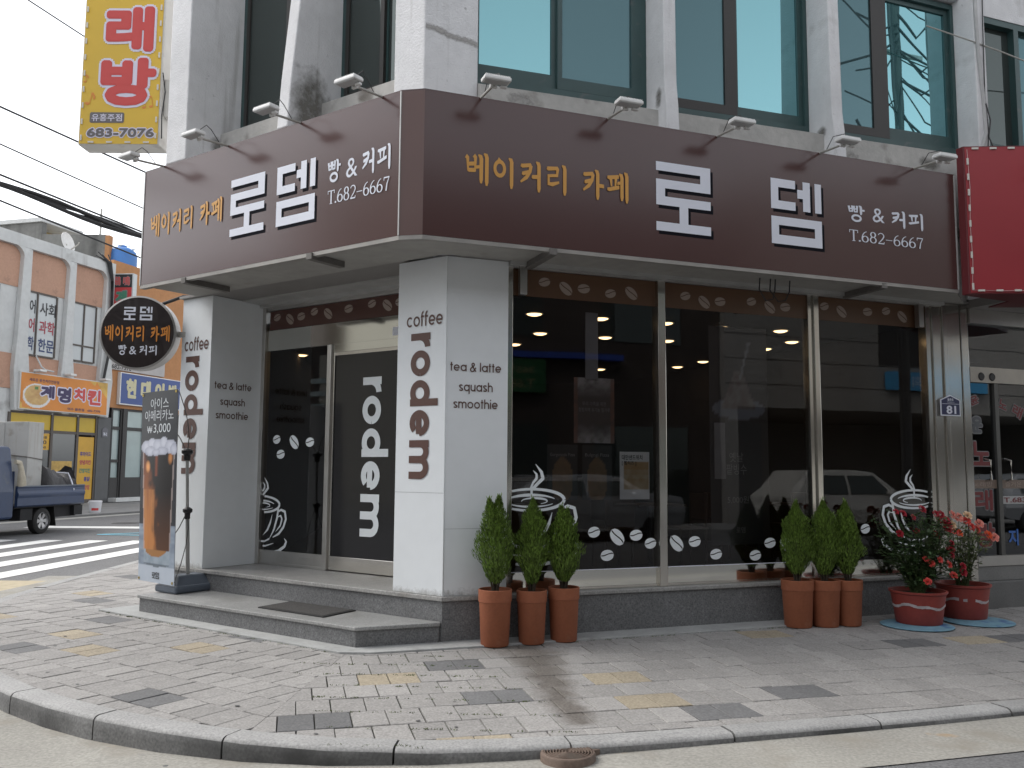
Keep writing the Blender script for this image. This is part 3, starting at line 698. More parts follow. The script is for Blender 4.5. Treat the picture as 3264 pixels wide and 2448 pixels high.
# --- upper windows
def upper_window(fr, d, u0, u1, z0a, z0b, z1, sashes):
    """sashes: (ua, ub, kind, depth offset, stile width left, right, bottom rail)"""
    f = MB(); t_ = .05
    zb = lambda u: z0a + (z0b - z0a) * (u - u0) / (u1 - u0)
    f.slab(fr, [(u0, zb(u0)), (u1, zb(u1)), (u1, zb(u1) + .06), (u0, zb(u0) + .06)], d - .1, d + .02)
    f.box(fr, u0, u0 + t_, d - .1, d + .02, zb(u0) + .06, z1 - .06); f.box(fr, u1 - t_, u1, d - .1, d + .02, zb(u1) + .06, z1 - .06)
    f.box(fr, u0, u1, d - .1, d + .02, z1 - .06, z1)
    fo = f.build("window", greenframe, bld)
    for ua, ub, kind, dd, wl_, wr_, br, fm in sashes:
        s_ = MB(); za = lambda u: zb(u) + .062
        s_.slab(fr, [(ua, za(ua)), (ub, za(ub)), (ub, za(ub) + br), (ua, za(ua) + br)], d + dd - .02, d + dd + .02)
        if wl_: s_.slab(fr, [(ua, za(ua) + br), (ua + wl_, za(ua + wl_) + br), (ua + wl_, z1 - .12), (ua, z1 - .12)], d + dd - .02, d + dd + .02)
        if wr_: s_.slab(fr, [(ub - wr_, za(ub - wr_) + br), (ub, za(ub) + br), (ub, z1 - .12), (ub - wr_, z1 - .12)], d + dd - .02, d + dd + .02)
        s_.box(fr, ua, ub, d + dd - .02, d + dd + .02, z1 - .12, z1 - .062)
        s_.build("sash", fm, fo)
        p = MB(); p.sheet(fr, [(ua + wl_, za(ua + wl_) + br), (ub - wr_, za(ub - wr_) + br), (ub - wr_, z1 - .12), (ua + wl_, z1 - .12)], d + dd + .002)
        p.build("pane", kind, fo)
    return fo
upper_window(R, .05, -1.141, .705, zs(-1.1), zs(.7), 7.14, [(-1.09, -.25, skyglass, -.04, .0, .08, .15, greenframe), (-.28, .655, screenglass, .0, .05, .12, .12, greenframe)])
upper_window(R, .05, .852, 2.73, zs(.85), zs(2.73), 7.14, [(.9, 1.80, screenglass, .0, .05, .15, .10, browntrim), (1.79, 2.68, skyglass, -.04, .05, .05, .12, greenframe)])
upper_window(R, .05, 2.877, 4.898, zs(2.88), zs(4.9), 7.14, [(2.93, 3.86, screenglass, .0, .05, .22, .10, browntrim), (3.85, 4.85, skyglass, -.04, .05, .06, .15, greenframe)])
MB().rect(R, 4.36, 4.43, 5.335, 5.355, .035).build("sticker", vinylw, bld)
darkglass = glass("dark_window_glass", (0, 0, 0), .08, gl=(.55, .62, .6), k=.8, body=(.04, .048, .046))
upper_window(L, .04, -2.978, -1.54, 5.20, 5.20, 7.6, [(-2.93, -2.2, darkglass, .0, .05, .06, .1, browntrim), (-2.22, -1.58, darkglass, -.04, .05, .05, .1, greenframe)])
upper_window(L, .04, -1.383, -.377, 5.18, 5.18, 7.6, [(-1.34, -.80, darkglass, .0, .05, .05, .1, browntrim), (-.82, -.42, darkglass, -.04, .04, .02, .1, greenframe)])
mb = MB(); mb.box(R, -1.2, 4.95, -.3, -.28, 4.3, 7.2); mb.box(L, -3.1, -.35, -.32, -.3, 4.3, 7.6); mb.build("curtain_wall_back", inwall, bld)

# --- ground floor: plinth, steps
mb = MB(); mb.plan(pl(R.p(-1.354, 0, 0), R.p(4.6, 0, 0), R.p(4.6, -.5, 0), R.p(-.9, -.5, 0), L.p(-.5, -.6, 0)), -.1, .365); mb.build("plinth", granite, bld)
mb = MB(); mb.plan(pl(L.p(-4.0, 0, 0), cR, R.p(-.9, -.4, 0), L.p(-.5, -1.0, 0), L.p(-4.0, -1.0, 0)), -.1, .368); mb.build("platform_riser", granite, bld)
mb = MB(); mb.plan(pl(L.p(-4.02, .022, 0), L.p(.012, .022, 0), R.p(-1.34, .022, 0), R.p(-.9, .022, 0), R.p(-.9, -.45, 0), L.p(-.5, -1.0, 0), L.p(-4.02, -1.0, 0)), .368, .408)
mb.build("platform_top", granitel, bld, bev=.006)
mb = MB(); mb.box(R, -.897, 4.6, -.45, .022, .366, .402); mb.build("plinth_cap", granitel, bld, bev=.006)
stp = [L.p(-3.585, .64, 0), L.p(-.433, .63, 0), L.p(-.01, .03, 0), L.p(-.02, .002, 0), L.p(-3.585, .002, 0)]
mb = MB(); mb.plan(pl(*stp), -.05, .158); mb.build("step_riser", granite, bld)
stp2 = [L.p(-3.605, .66, 0), L.p(-.423, .65, 0), L.p(.012, .035, 0), L.p(-.02, .003, 0), L.p(-3.605, .003, 0)]
mb = MB(); mb.plan(pl(*stp2), .158, .19); mb.build("step_tread", M("step_granite", (.28, .28, .275), .4, nz=[(70, .35), (22, .12), (2.2, .14)], nz2=[(1.6, (.17, .165, .15), .58, .75), (4, (.12, .095, .07), .72, .84)]), bld, bev=.006)

# --- pillars with white panels and lettering
def pillar(poly, name="pillar"):
    b = MB(); b.plan(poly, .409, 3.50); return b.build(name, panelw, bld, bev=.004)
pm = pillar(pl(L.p(-.592, -.004, 0), L.p(.0, -.004, 0), R.p(-1.338, -.014, 0), R.p(-.742, -.014, 0), R.p(-.742, -.45, 0), L.p(-.592, -.80, 0)))
pl_ = pillar(pl(L.p(-3.985, -.004, 0), L.p(-3.432, -.004, 0), L.p(-3.432, -.80, 0), L.p(-3.985, -.80, 0)))
def letter_part(shapes, S, box, mat, parent, name="lettering", rot=False):
    return put2d(MB(), shapes, S, box, rot=rot).build(name, mat, parent)
SL, SR = xz(L, .0), xz(R, -.010)
letter_part(latin("coffee", .19), SL, (-.478, -.04, 2.865, 3.01), vinylb, pm)
letter_part(latin("rodem", .275), SL, (-.420, -.085, 1.445, 2.80), vinylb, pm, rot=True)
letter_part(latin("coffee", .19), SL, (-3.921, -3.475, 2.88, 3.045), vinylb, pl_)
letter_part(latin("rodem", .275), SL, (-3.885, -3.53, 1.46, 2.815), vinylb, pl_, rot=True)
SW = lambda a, b, e=0: L.p(-3.432 + .004 + e, -a, b)
for S_, par, xx in ((SR, pm, ((-1.306, -.813), (-1.220, -.894), (-1.272, -.844))), (SW, pl_, ((.069, .582), (.154, .497), (.100, .548)))):
    for (a, b), tx, (z0, z1) in zip(xx, ("tea & latte", "squash", "smoothie"), ((2.429, 2.52), (2.225, 2.338), (2.093, 2.18))):
        letter_part(latin(tx, .19), S_, (a, b, z0, z1), vinylb, par)

MB().rect(R, -1.336, -.744, 1.0, 1.004, -.0125).build("panel_joint", M("joint_line", (.42, .44, .45), .8), pm); MB().rect(L, -.59, -.002, 1.32, 1.324, -.0025).build("panel_joint", MATS["joint_line"], pm)
splash = dirt_skin("splash_dirt", (.40, .38, .35), 16, 1.1)
lowf = lambda a, b: (max(0, .80 - b * 1.0),) * 3
print_sheet("splash_mark", xz(R, -.0115), -1.336, -.744, .41, .62, 8, 8, lowf, pm, mat=splash); print_sheet("splash_mark", xz(L, -.0015), -.59, -.002, .41, .60, 8, 8, lowf, pm, mat=splash); print_sheet("splash_mark", xz(L, -.0015), -3.98, -3.434, .41, .60, 8, 8, lowf, pl_, mat=splash)
# --- soffit under the sign
OUT = [R.p(4.215, .6, 0), R.p(-1.745, .6, 0), L.p(.075, .75, 0), L.p(-3.685, .75, 0)]
mb = MB()
mb.plan(pl(R.p(4.215, .56, 0), R.p(-1.70, .56, 0), L.p(.055, .71, 0), L.p(-3.66, .71, 0), L.p(-3.66, .05, 0), L.p(-.05, .05, 0), R.p(-1.30, .04, 0), R.p(4.9, .04, 0)), 3.50, 3.53)
mb.build("soffit", soffitm, bld)
mb = MB(); mb.plan(pl(L.p(-3.99, .05, 0), L.p(-.5, .05, 0), L.p(-.5, -.82, 0), L.p(-3.99, -.82, 0)), 3.502, 3.53)
mb.plan(pl(R.p(-1.3, .04, 0), R.p(5.0, .04, 0), R.p(5.0, -.4, 0), R.p(-.8, -.4, 0)), 3.502, 3.53); mb.build("recess_ceiling", soffitdark, bld)
mb = MB(); mb.box(L, -3.42, -.6, -.74, -.66, 3.455, 3.502); mb.box(L, -3.42, -.6, -.66, -.40, 3.487, 3.502); mb.box(R, -.74, 4.6, -.08, .0, 3.455, 3.5); mb.box(R, -.74, 4.6, .02, .05, 3.46, 3.5)
mb.build("ceiling_rail", trimgrey, bld)
for (fr, u, d0, d1) in ((R, -.55, .02, .62), (R, 3.2, .02, .60), (L, -2.9, .2, .76), (L, -1.0, .35, .77)):
    MB().box(fr, u - .035, u + .035, d0, d1, 3.44, 3.497).build("sign_bracket", M("rusty_bracket", (.16, .15, .14), .7, .3, nz=(20, .2)), bld)
for u in (-.60, 4.28):
    MB().box(R, u - .035, u + .035, -.05, .02, 3.19, 3.5).build("hanger_bar", steelb, bld, bev=.004)

# --- shop windows of the street front
def beans(S, lst, mat, parent, name="bean_decal"):
    for (u, z, rx, rz, ang, slit) in lst:
        a = rad(ang); mb = MB()
        f = lambda x, y: S(u + x * cos(a) - y * sin(a), z + x * sin(a) + y * cos(a))
        g_ = .2
        yk = lambda x: slit + .14 * sin(x * 2.6)          # slit line, in units of rz
        for sg in (1, -1):
            lo, up_ = [], []
            for k in range(13):
                x = -1 + 2 * k / 12; e = math.sqrt(max(0, 1 - x * x)); yl = yk(x) + sg * g_ / 2
                yl = max(-e, min(e, yl)); lo.append((x * rx, yl * rz)); up_.append((x * rx, sg * e * rz if sg * e * sg >= yl * sg else yl * rz))
            mb.add([f(*q) for q in lo + up_], [[k, k + 1, k + 14, k + 13] for k in range(12)])
        mb.build(name, mat, parent)
FRONT = [("pane", -.69, .87), ("pane", .955, 2.74), ("pane", 2.866, 4.39)]
ZG0, ZG1 = .455, 3.455
shopw = []
for i, (nm, u0, u1) in enumerate(FRONT):
    o = MB().rect(R, u0, u1, .585, ZG1, -.08).build("shop_window", shopglass, bld); shopw.append(o)
    MB().box(R, u0 - .005, u1 + .005, -.13, -.06, ZG1, 3.5).build("head_rail", steel, o); MB().box(R, u0 - .005, u1 + .005, -.13, -.055, .403, .43).build("bottom_rail", steel, o)
    MB().box(R, u0, u1, -.12, -.066, .43, .585).build("kick_panel", mirror, o)
    za = 3.195; MB().rect(R, u0, u1, za, ZG1, -.0765).build("film_band", filmbrown, o)
    MB().rect(R, u0, u1, .562, .592, -.0745).build("frost_strip", vinylw, o) if i < 2 else None
for a, b, d_ in ((.87, .955, -.02), (2.74, 2.798, -.045), (2.80, 2.866, -.02), (-.742, -.69, -.03), (4.39, 4.46, -.03)): MB().box(R, a, b, -.15, d_, .403, 3.5).build("mullion", steel, bld, bev=.004)
SG = xz(R, -.0735); SGb = xz(R, -.0725)
up1 = [(-.351, 3.347, 0), (-.125, 3.300, 1), (.069, 3.315, 2), (.361, 3.289, 0), (.595, 3.310, 1), (1.222, 3.331, 0), (1.447, 3.283, 1), (1.641, 3.303, 2), (2.032, 3.332, 0), (2.266, 3.288, 1), (2.466, 3.303, 2), (2.988, 3.351, 0), (3.223, 3.307, 1), (3.587, 3.331, 2), (3.853, 3.358, 0), (4.087, 3.308, 1)]
KINDS = {0: (.062, .043, 12, .2), 1: (.082, .050, -42, .1), 2: (.068, .046, 3, .15)}
def shopof(u): return shopw[0] if u < .9 else shopw[1] if u < 2.8 else shopw[2]
for u, z, k in up1: beans(SGb, [(u, z, *KINDS[k])], beantan, shopof(u))
lo1 = [(.175, .942, 0), (.424, .891, 1), (.632, .904, 2), (.791, .822, 0), (.315, .718, 2), (1.087, .815, 1), (1.296, .829, 2), (1.545, .696, 2), (2.020, .671, 2), (2.205, .794, 2), (3.460, .918, 0), (2.414, .773, 1)]
KL = {0: (.066, .052, 8, .15), 1: (.095, .062, -48, .1), 2: (.072, .053, 5, .15)}
for u, z, k in lo1: beans(SG, [(u, z, *KL[k])], vinylw2, shopof(u))
def cup(S, cx, cz, sg, clip_, parent, mat, k=1.0):
    """outlined coffee cup; sg = +1 handle towards +u; clip_ = (umin, umax)"""
    q = []
    el = lambda a, b, x, y, a0, a1, n=40: arc(x, y, a, b, a0, a1, n)
    var = lambda n, w0, w1: [w0 + (w1 - w0) * (1 - abs(2 * i / n - 1)) for i in range(n + 1)]
    q.append((el(.335, .10, 0, 0, 0, 360), [.034 - .014 * abs(sin(pi * i / 40)) for i in range(41)]))
    q.append((el(.25, .055, 0, -.01, 20, 175, 20), var(20, .008, .03)))
    q.append((el(.25, .055, 0, -.01, 190, 330, 20), var(20, .006, .02)))
    q.append((el(.13, .028, .03, -.012, -60, 190, 18), var(18, .005, .022)))
    q.append(([(.0, .10), (.0, .02)], .024))
    q.append(([(.01, .10), (.06, .15), (.115, .2), (.10, .26), (.04, .335)], [.03, .03, .034, .03, .004]))
    q.append(([(-.01, .105), (.015, .16), (.05, .2), (.05, .24), (.015, .275)], [.02, .022, .026, .022, .004]))
    for s_ in (1, -1): q.append(([(.318 * s_, -.04), (.30 * s_, -.16), (.25 * s_, -.30), (.17 * s_, -.42)], [.03, .034, .03, .006]))
    q.append(([(.21, -.12), (.18, -.22), (.13, -.31), (.05, -.38)], [.004, .03, .03, .004]))
    q.append(([(-.17, -.42), (-.05, -.455), (.08, -.455), (.17, -.42)], .022))
    q.append(([(.30, -.09), (.37, -.06), (.44, -.08), (.46, -.17), (.42, -.27), (.34, -.35), (.23, -.40)], [.02, .03, .034, .034, .034, .03, .012]))
    q.append(([(.31, -.15), (.365, -.13), (.39, -.17), (.365, -.25), (.28, -.33)], [.008, .024, .026, .024, .006]))
    q.append(([(.44, -.40), (.48, -.44), (.45, -.50), (.34, -.56), (.15, -.595), (-.1, -.60), (-.33, -.56)], [.006, .03, .036, .036, .032, .028, .01]))
    q.append(([(.25, -.47), (.10, -.51), (-.10, -.515), (-.28, -.49)], [.006, .022, .022, .006]))
    out_ = []
    for P, W_ in q:
        P = [(cx + sg * x * k, cz + y * k) for x, y in P]; n = len(P); W_ = W_ if isinstance(W_, list) else [W_] * n
        # refine then clip
        run = []; rw_ = []
        def flush():
            if len(run) > 1: out_.append(ribbon(list(run), [x * k for x in rw_]))
            run.clear(); rw_.clear()
        for i in range(n - 1):
            m_ = 4 if n < 12 else 1
            for j in range(m_ + (1 if i == n - 2 else 0)):
                t_ = j / m_; x = P[i][0] + (P[i + 1][0] - P[i][0]) * t_; y = P[i][1] + (P[i + 1][1] - P[i][1]) * t_
                if clip_[0] <= x <= clip_[1]: run.append((x, y)); rw_.append(W_[i] + (W_[i + 1] - W_[i]) * t_)
                else: flush()
        flush()
    mb = MB()
    for i, (V, F) in enumerate(out_): mb.add([S(x, y, i * .0002) for x, y in V], F)
    mb.build("cup_decal", mat, parent)
cup(SG, -.475, 1.255, 1, (-.685, 9), shopw[0], vinylw2)
cup(SG, 4.165, 1.235, -1, (0, 4.385), shopw[2], vinylw2)
# --- things stuck or hung just behind the glass
def sandwich(a, b):
    c = (.84, .86, .90)
    if .12 < a < .97 and .2 < b < .78:
        n = fbm(a * 7, b * 7, 2); c = lerp((.42, .27, .12), (.62, .52, .36), n)
        if b > .62: c = lerp(c, (.45, .24, .06), .6)
        if .42 < b < .52: c = lerp(c, (.6, .56, .42), n)
    return c
S1 = xz(R, -.115)
po = print_sheet("sandwich_poster", S1, .477, .808, 1.252, 1.72, 26, 36, sandwich, None)
tag(po, "white poster of a sandwich with bold black heading inside the cafe window", "poster")
ink = M("black_ink", (.02, .02, .02), .6)
word("대만샌드위치", xz(R, -.113), (.50, .73, 1.64, 1.69), .02).build("lettering", ink, po)
word("[ 햄치즈 ]", xz(R, -.113), (.50, .66, 1.585, 1.63), .02).build("lettering", ink, po)
def floral(a, b):
    n = fbm(a * 9, b * 16, 8); c = (.10, .075, .07)
    e = max(0, (abs(b - .5) - .2) * 4) * (n * 1.4)
    c = lerp(c, (.48, .45, .45), e if .1 < a < .9 else e * .5)
    if a < .08 or a > .92: c = lerp(c, (.3, .12, .07), n)
    return c
po = print_sheet("flour_poster", S1, -.02, .42, 1.80, 2.44, 26, 36, floral, None)
tag(po, "dark poster bordered with pale blossom hanging above the sandwich poster", "poster")
pale = M("faint_white_print", (.33, .32, .32), .6)
word("우리 가족을 위한", xz(R, -.113), (.07, .33, 2.165, 2.205)).build("lettering", pale, po)
word("청정지역 유기농 밀가루", xz(R, -.113), (.03, .37, 2.105, 2.145)).build("lettering", pale, po)
def shaved_ice(a, b):
    c = lerp((.055, .05, .05), (.075, .06, .055), fbm(a * 3, b * 6))
    x, y = a - .5, b - .62
    if y < .06 and x * x / .2 + (y / .05) ** 2 < 1: c = (.24, .25, .29)
    if 0 < y < .17 and abs(x) < .30 - y * 1.3: c = lerp((.13, .07, .05), (.30, .28, .28), fbm(a * 14, b * 30, 4))
    if abs((x - .05) - (b - .78) * .9) < .02 and .76 < b < .93: c = (.33, .33, .35)
    if b < .56 and a < .9: c = lerp(c, (.04, .042, .048), .6)
    return c
po = print_sheet("dessert_poster", S1, 1.52, 2.24, .78, 3.05, 30, 80, shaved_ice, None)
tag(po, "tall dark poster of a shaved ice bowl behind the middle cafe pane", "poster")
for tx, bx in (("옛날", (1.75, 1.92, 1.63, 1.73)), ("팥빙수", (1.71, 1.96, 1.50, 1.61)), ("5,000원", (1.72, 1.98, 1.20, 1.28)), ("로뎀", (1.82, 1.93, .90, .96))):
    word(tx, xz(R, -.112), bx).build("lettering", pale, po)
grs = M("grey_board", (.30, .29, .30), .7, nz=(4, .1))
MB().box(R, 1.567, 1.70, -.112, -.105, 1.455, 2.035).build("paper_strip", grs, None, "blank pale strip taped to the left of the shaved ice poster", "paper strip")
MB().box(R, .10, .235, -.112, -.100, 2.425, 3.088).build("hanging_board", grs, None, "narrow grey board hanging high in the left cafe pane above the blossom poster", "board")
def pizza(a, b):
    x, y = a - .5, b - .35; r_ = math.hypot(x, y * .8)
    return lerp((.30, .17, .08), (.14, .10, .05), fbm(a * 9, b * 9, 1)) if r_ < .34 else (.03, .028, .028)
for k, (u0, tx, lb) in enumerate(((-.30, "Gorgonzola Pizza", "dim gorgonzola pizza poster low in the left cafe pane"), (.07, "Bulgogi Pizza", "dim bulgogi pizza poster beside the white sandwich poster"))):
    po = print_sheet("pizza_poster", S1, u0, u0 + .32, 1.25, 1.78, 20, 30, pizza, None); tag(po, lb, "poster")
    word(tx, xz(R, -.113), (u0 + .03, u0 + .29, 1.66, 1.70)).build("lettering", pale, po)

# --- steel pilaster with the house number, right end
mb = MB(); mb.box(R, 4.462, 4.60, -.2, -.01, .40, 3.5); mb.box(R, 4.60, 4.66, -.2, .012, .0, 3.5); mb.box(R, 4.664, 4.87, -.2, .0, .0, 3.5); mb.box(R, 4.874, 4.985, -.2, .012, .0, 3.5)
mb.build("pilaster", steel, bld, bev=.006)
t = thing("house_number_plate", R.p(4.655, .02, 2.18), "navy house number plate reading 81 on the steel pilaster", "address plate")
hs = lambda k: [(4.506 + k, 2.181 + k), (4.803 - k, 2.181 + k), (4.803 - k, 2.365 - k * .3), (4.655, 2.425 - k * 1.1), (4.506 + k, 2.365 - k * .3)]
MB().slab(R, hs(0), .014, .024).build("plate", vinylw, t, bev=.003)
MB().slab(R, hs(.014), .024, .0255).build("face", M("navy_enamel", (.022, .026, .085), .35), t)
word("81", xz(R, .0262), (4.59, 4.735, 2.205, 2.30), .03).build("lettering", vinylw, t)
word("율촌로", xz(R, .0262), (4.61, 4.70, 2.355, 2.385), .02).build("lettering", vinylw, t)
word("Yulchon-ro", xz(R, .0262), (4.60, 4.71, 2.335, 2.348)).build("lettering", vinylw, t)
MB().rect(R, 4.522, 4.788, 2.318, 2.322, .0262).build("divider_line", vinylw, t)

# --- entrance recess
E_ = -.75
fr_ = MB()
fr_.box(L, -3.432, -3.375, E_ - .06, E_ + .03, .409, 3.455); fr_.box(L, -2.315, -2.25, E_ - .06, E_ + .02, .409, 2.93); fr_.box(L, -3.375, -.6, E_ - .06, E_ + .015, 3.415, 3.455)
fr_.box(L, -3.375, -2.315, E_ - .05, E_ + .01, .409, .44); fr_.build("entrance_frame", steelb, bld, bev=.003)
tr = MB().rect(L, -3.375, -.6, 3.175, 3.415, E_ - .01).build("transom_window", shopglass, bld)
MB().rect(L, -3.34, -.6, 3.18, 3.41, E_ - .0075).build("film_band", filmred, tr)
tb = [(-3.211, 3.33, 0), (-2.986, 3.29, 1), (-2.792, 3.305, 2), (-2.572, 3.34, 0), (-2.344, 3.295, 1), (-2.017, 3.32, 2), (-1.661, 3.34, 0), (-1.432, 3.30, 1), (-1.25, 3.32, 2)]
for u, z, k in tb: beans(xz(L, E_ - .005), [(u, z, *KINDS[k])], beantan, tr)
MB().box(L, -3.375, -.6, E_ - .06, E_ + .0, 2.93, 3.175).build("header_panel", mirror, bld)
fx = MB().rect(L, -3.375, -2.315, .575, 2.93, E_ - .012).build("side_window", shopglass, bld)
mb = MB(); mb.box(L, -3.375, -2.315, E_ - .03, E_ + .0, .44, .575); mb.build("kick_panel", steelb, fx)
for (u, z, k) in ((-3.153, 1.868, 0), (-2.850, 1.833, 1), (-2.586, 1.83, 2), (-3.076, 1.693, 2)): beans(xz(L, E_ - .0085), [(u, z, *KL[k])], vinylw2, fx)
cup(xz(L, E_ - .0085), -3.385, 1.105, 1, (-3.374, 9), fx, vinylw2, .95)
dr = MB().rect(L, -2.215, -.62, .57, 2.80, E_ - .02).build("sliding_door", filmblack, bld)
mb = MB(); mb.box(L, -2.25, -2.215, E_ - .05, E_ - .005, .42, 2.84); mb.box(L, -2.215, -.62, E_ - .05, E_ - .003, .42, .57); mb.box(L, -2.215, -.62, E_ - .05, E_ - .003, 2.80, 2.84); mb.build("door_frame", steel, dr, bev=.003)
mb = MB(); mb.box(L, -2.25, -.62, E_ - .05, E_ - .004, 2.84, 2.93); mb.build("door_track", mirror, dr)
letter_part(latin("rodem", .275), xz(L, E_ - .016), (-1.776, -1.385, .805, 2.53), vinylw2, dr, rot=True)
MB().box(L, -2.70, -2.45, E_, E_ + .004, .49, .53).build("floor_lock", steelb, fx)
MB().rect(L, -1.34, -1.262, 2.96, 3.05, E_ + .004).build("sticker", vinylw, bld)

# --- the room behind the glass
RM = [R.p(-.742, -.16, 0), R.p(4.46, -.16, 0), R.p(4.46, -8, 0), Vector((-3.7, 17.4, 0)), L.p(-3.43, -.84, 0), L.p(-.6, -.84, 0)]
zf0, zc0 = .400, 3.25
mb = MB(); mb.poly([Vector((q.x, q.y, zf0)) for q in RM]); mb.build("shop_floor", infloor, bld)
mb = MB(); mb.plan(pl(*RM), zc0, zc0 + .04); mb.build("shop_ceiling", inceil, bld)
mb = MB()
for i in (1, 2, 3):
    a, b = RM[i], RM[i + 1]; mb.poly([Vector((a.x, a.y, zf0)), Vector((b.x, b.y, zf0)), Vector((b.x, b.y, zc0)), Vector((a.x, a.y, zc0))])
mb.build("shop_wall", inwall, bld)
for (x, y) in [(.24, 9.43), (.35, 10.81), (1.0, 9.69), (1.2, 11.11), (1.5, 14.7), (.03, 11.79), (1.78, 9.97), (2.05, 11.36), (2.74, 14.29), (2.49, 10.24), (3.27, 10.47), (3.70, 11.38), (3.55, 12.07), (3.0, 13.55), (-3.2, 13.1), (-2.35, 13.2), (-3.02, 14.59)]:
    t = thing("ceiling_downlight", (x, y, zc0 - .02), "small round warm downlight glowing in the dark cafe ceiling", "downlight", "downlights in the cafe ceiling")
    MB().lathe((x, y, zc0 - .034), [(.001, 0), (.045, .004), (.075, .014), (.088, .03)], 20).build("lens", bulb, t)
    MB().lathe((x, y, zc0 - .014), [(.090, 0), (.104, .0), (.104, .012), (.090, .012)], 20, caps=False).build("rim", trimgrey, t)
wood = M("counter_wood", (.07, .042, .028), .5, nz=(3, .25))
t = thing("counter", R.p(1.5, -5.6, zf0), "dark wooden serving counter deep inside the cafe", "counter")
MB().box(R, .2, 3.4, -5.9, -5.2, zf0, 1.35).build("body", wood, t, bev=.01); MB().box(R, .15, 3.45, -5.95, -5.12, 1.35, 1.40).build("top", granitel, t, bev=.006)
for k, (u, d) in enumerate(((-.1, -1.7), (1.7, -1.7), (3.4, -1.9))):
    lb = ("small square wooden table left of the cafe, just inside the glass", "small square wooden table behind the shaved ice poster", "small square wooden table behind the rightmost cafe pane")[k]
    t = thing("cafe_table", R.p(u, d, zf0), lb, "table", "tables inside the cafe")
    MB().box(R, u - .32, u + .32, d - .32, d + .32, zf0 + .71, zf0 + .74).build("top", wood, t, bev=.006)
    MB().lathe(R.p(u, d, zf0), [(.22, 0), (.22, .015), (.03, .03), (.028, .70), (.12, .71)], 16).build("leg", blackm, t)
    for s_ in (-1, 1):
        lb2 = ("dark wooden chair on the %s side of the table %s" % ("left" if s_ < 0 else "right", ("just inside the left cafe pane", "behind the shaved ice poster", "behind the rightmost cafe pane")[k]))
        c = thing("cafe_chair", R.p(u + s_ * .5, d, zf0), lb2, "chair", "chairs inside the cafe"); x0 = u + s_ * .5
        MB().box(R, x0 - .2, x0 + .2, d - .2, d + .2, zf0 + .43, zf0 + .46).build("seat", wood, c, bev=.01)
        MB().box(R, x0 + s_ * .18 - .015, x0 + s_ * .18 + .015, d - .19, d + .19, zf0 + .55, zf0 + .86).build("backrest", wood, c, bev=.008)
        for a in (-.17, .17):
            for b in (-.17, .17):
                hh = .86 if a * s_ > 0 else .43
                MB().tube([R.p(x0 + a, d + b, zf0), R.p(x0 + a, d + b, zf0 + hh)], .014, 6).build("leg", wood, c)

# ================================================================== THE BROWN SIGN
sg = thing("shop_sign", R.p(-1.2, .5, 3.5), "long dark brown fascia sign wrapping the corner above the cafe, white and yellow lettering", "sign")
INN = [L.p(-3.685, .36, 0), L.p(-.05, .36, 0), R.p(-1.6, .28, 0), R.p(4.215, .28, 0)]
ZS0, ZS1 = 3.505, 4.773
mb = MB(); poly = OUT + INN
n = 8; bot = [Vector((q.x, q.y, ZS0)) for q in poly]; tp = [Vector((q.x, q.y, ZS1)) for q in poly]
for i in range(n):
    mb.mi = 1 if i == 1 else 2 if i in (3, 7, 4, 5, 6) else 0
    j = (i + 1) % n; mb.add([bot[i], bot[j], tp[j], tp[i]], [[0, 1, 2, 3]])
mb.mi = 2; mb.add(tp, [[0, 1, 6, 7], [1, 2, 5, 6], [2, 3, 4, 5]]); mb.add(bot, [[0, 1, 6, 7], [1, 2, 5, 6], [2, 3, 4, 5]])
mb.build("sign_panel", [signbrown, signbrown2, trimgrey], sg)
for z0, z1, k, nm in ((3.468, 3.503, .0, "bottom_rail"), (4.774, 4.786, .0, "top_edge")):
    q = OUT; inn = [R.p(4.215, .54, 0), R.p(-1.70, .54, 0), L.p(.05, .69, 0), L.p(-3.685, .69, 0)]
    mb = MB()
    for i in range(3): mb.plan(pl(q[i], q[i + 1], inn[i + 1], inn[i]), z0, z1)
    mb.build(nm, M("weathered_rail", (.30, .285, .265), .5, .2, nz=(4, .2)) if nm == "bottom_rail" else signbrown, sg)
mb = MB(); mb.box(R, 4.205, 4.221, .58, .606, ZS0, ZS1); mb.box(L, -3.692, -3.675, .73, .756, ZS0, ZS1); mb.box(L, .068, .08, .745, .756, ZS0, ZS1); mb.build("edge_strip", trimgrey, sg)
TR, TL = xz(R, .6035), xz(L, .7535)
kw = lambda S: (lambda a, b, e=0: S(a + .028, b - .032, -.0015 + e))
letter_part(brush("베이커리 카페"), TR, (-1.381, .205, 3.993, 4.285), vinyly, sg)
for w_, bx in ((ROC, (.50, 1.096, 3.778, 4.443)), (DEM, (1.796, 2.411, 3.782, 4.446))):
    block(w_, kw(TR), bx).build("letter_shadow", vinylk, sg); block(w_, TR, bx).build("lettering", vinylw, sg)
letter_part(brush("빵"), TR, (2.745, 2.962, 4.106, 4.285), vinylw, sg); letter_part(brush("커피"), TR, (3.318, 3.745, 4.10, 4.287), vinylw, sg)
word("&", TR, (3.066, 3.223, 4.131, 4.282)).build("lettering", vinylw, sg); letter_part(serif("T.682-6667"), TR, (2.755, 3.731, 3.902, 4.022), vinylw, sg)
letter_part(brush("베이커리 카페"), TL, (-3.54, -2.305, 4.002, 4.265), vinyly, sg)
for w_, bx in ((ROC, (-2.178, -1.668, 3.822, 4.40)), (DEM, (-1.49, -.963, 3.817, 4.398))):
    block(w_, kw(TL), bx).build("letter_shadow", vinylk, sg); block(w_, TL, bx).build("lettering", vinylw, sg)
letter_part(brush("빵"), TL, (-.802, -.633, 4.114, 4.325), vinylw, sg); letter_part(brush("커피"), TL, (-.367, -.031, 4.108, 4.34), vinylw, sg)
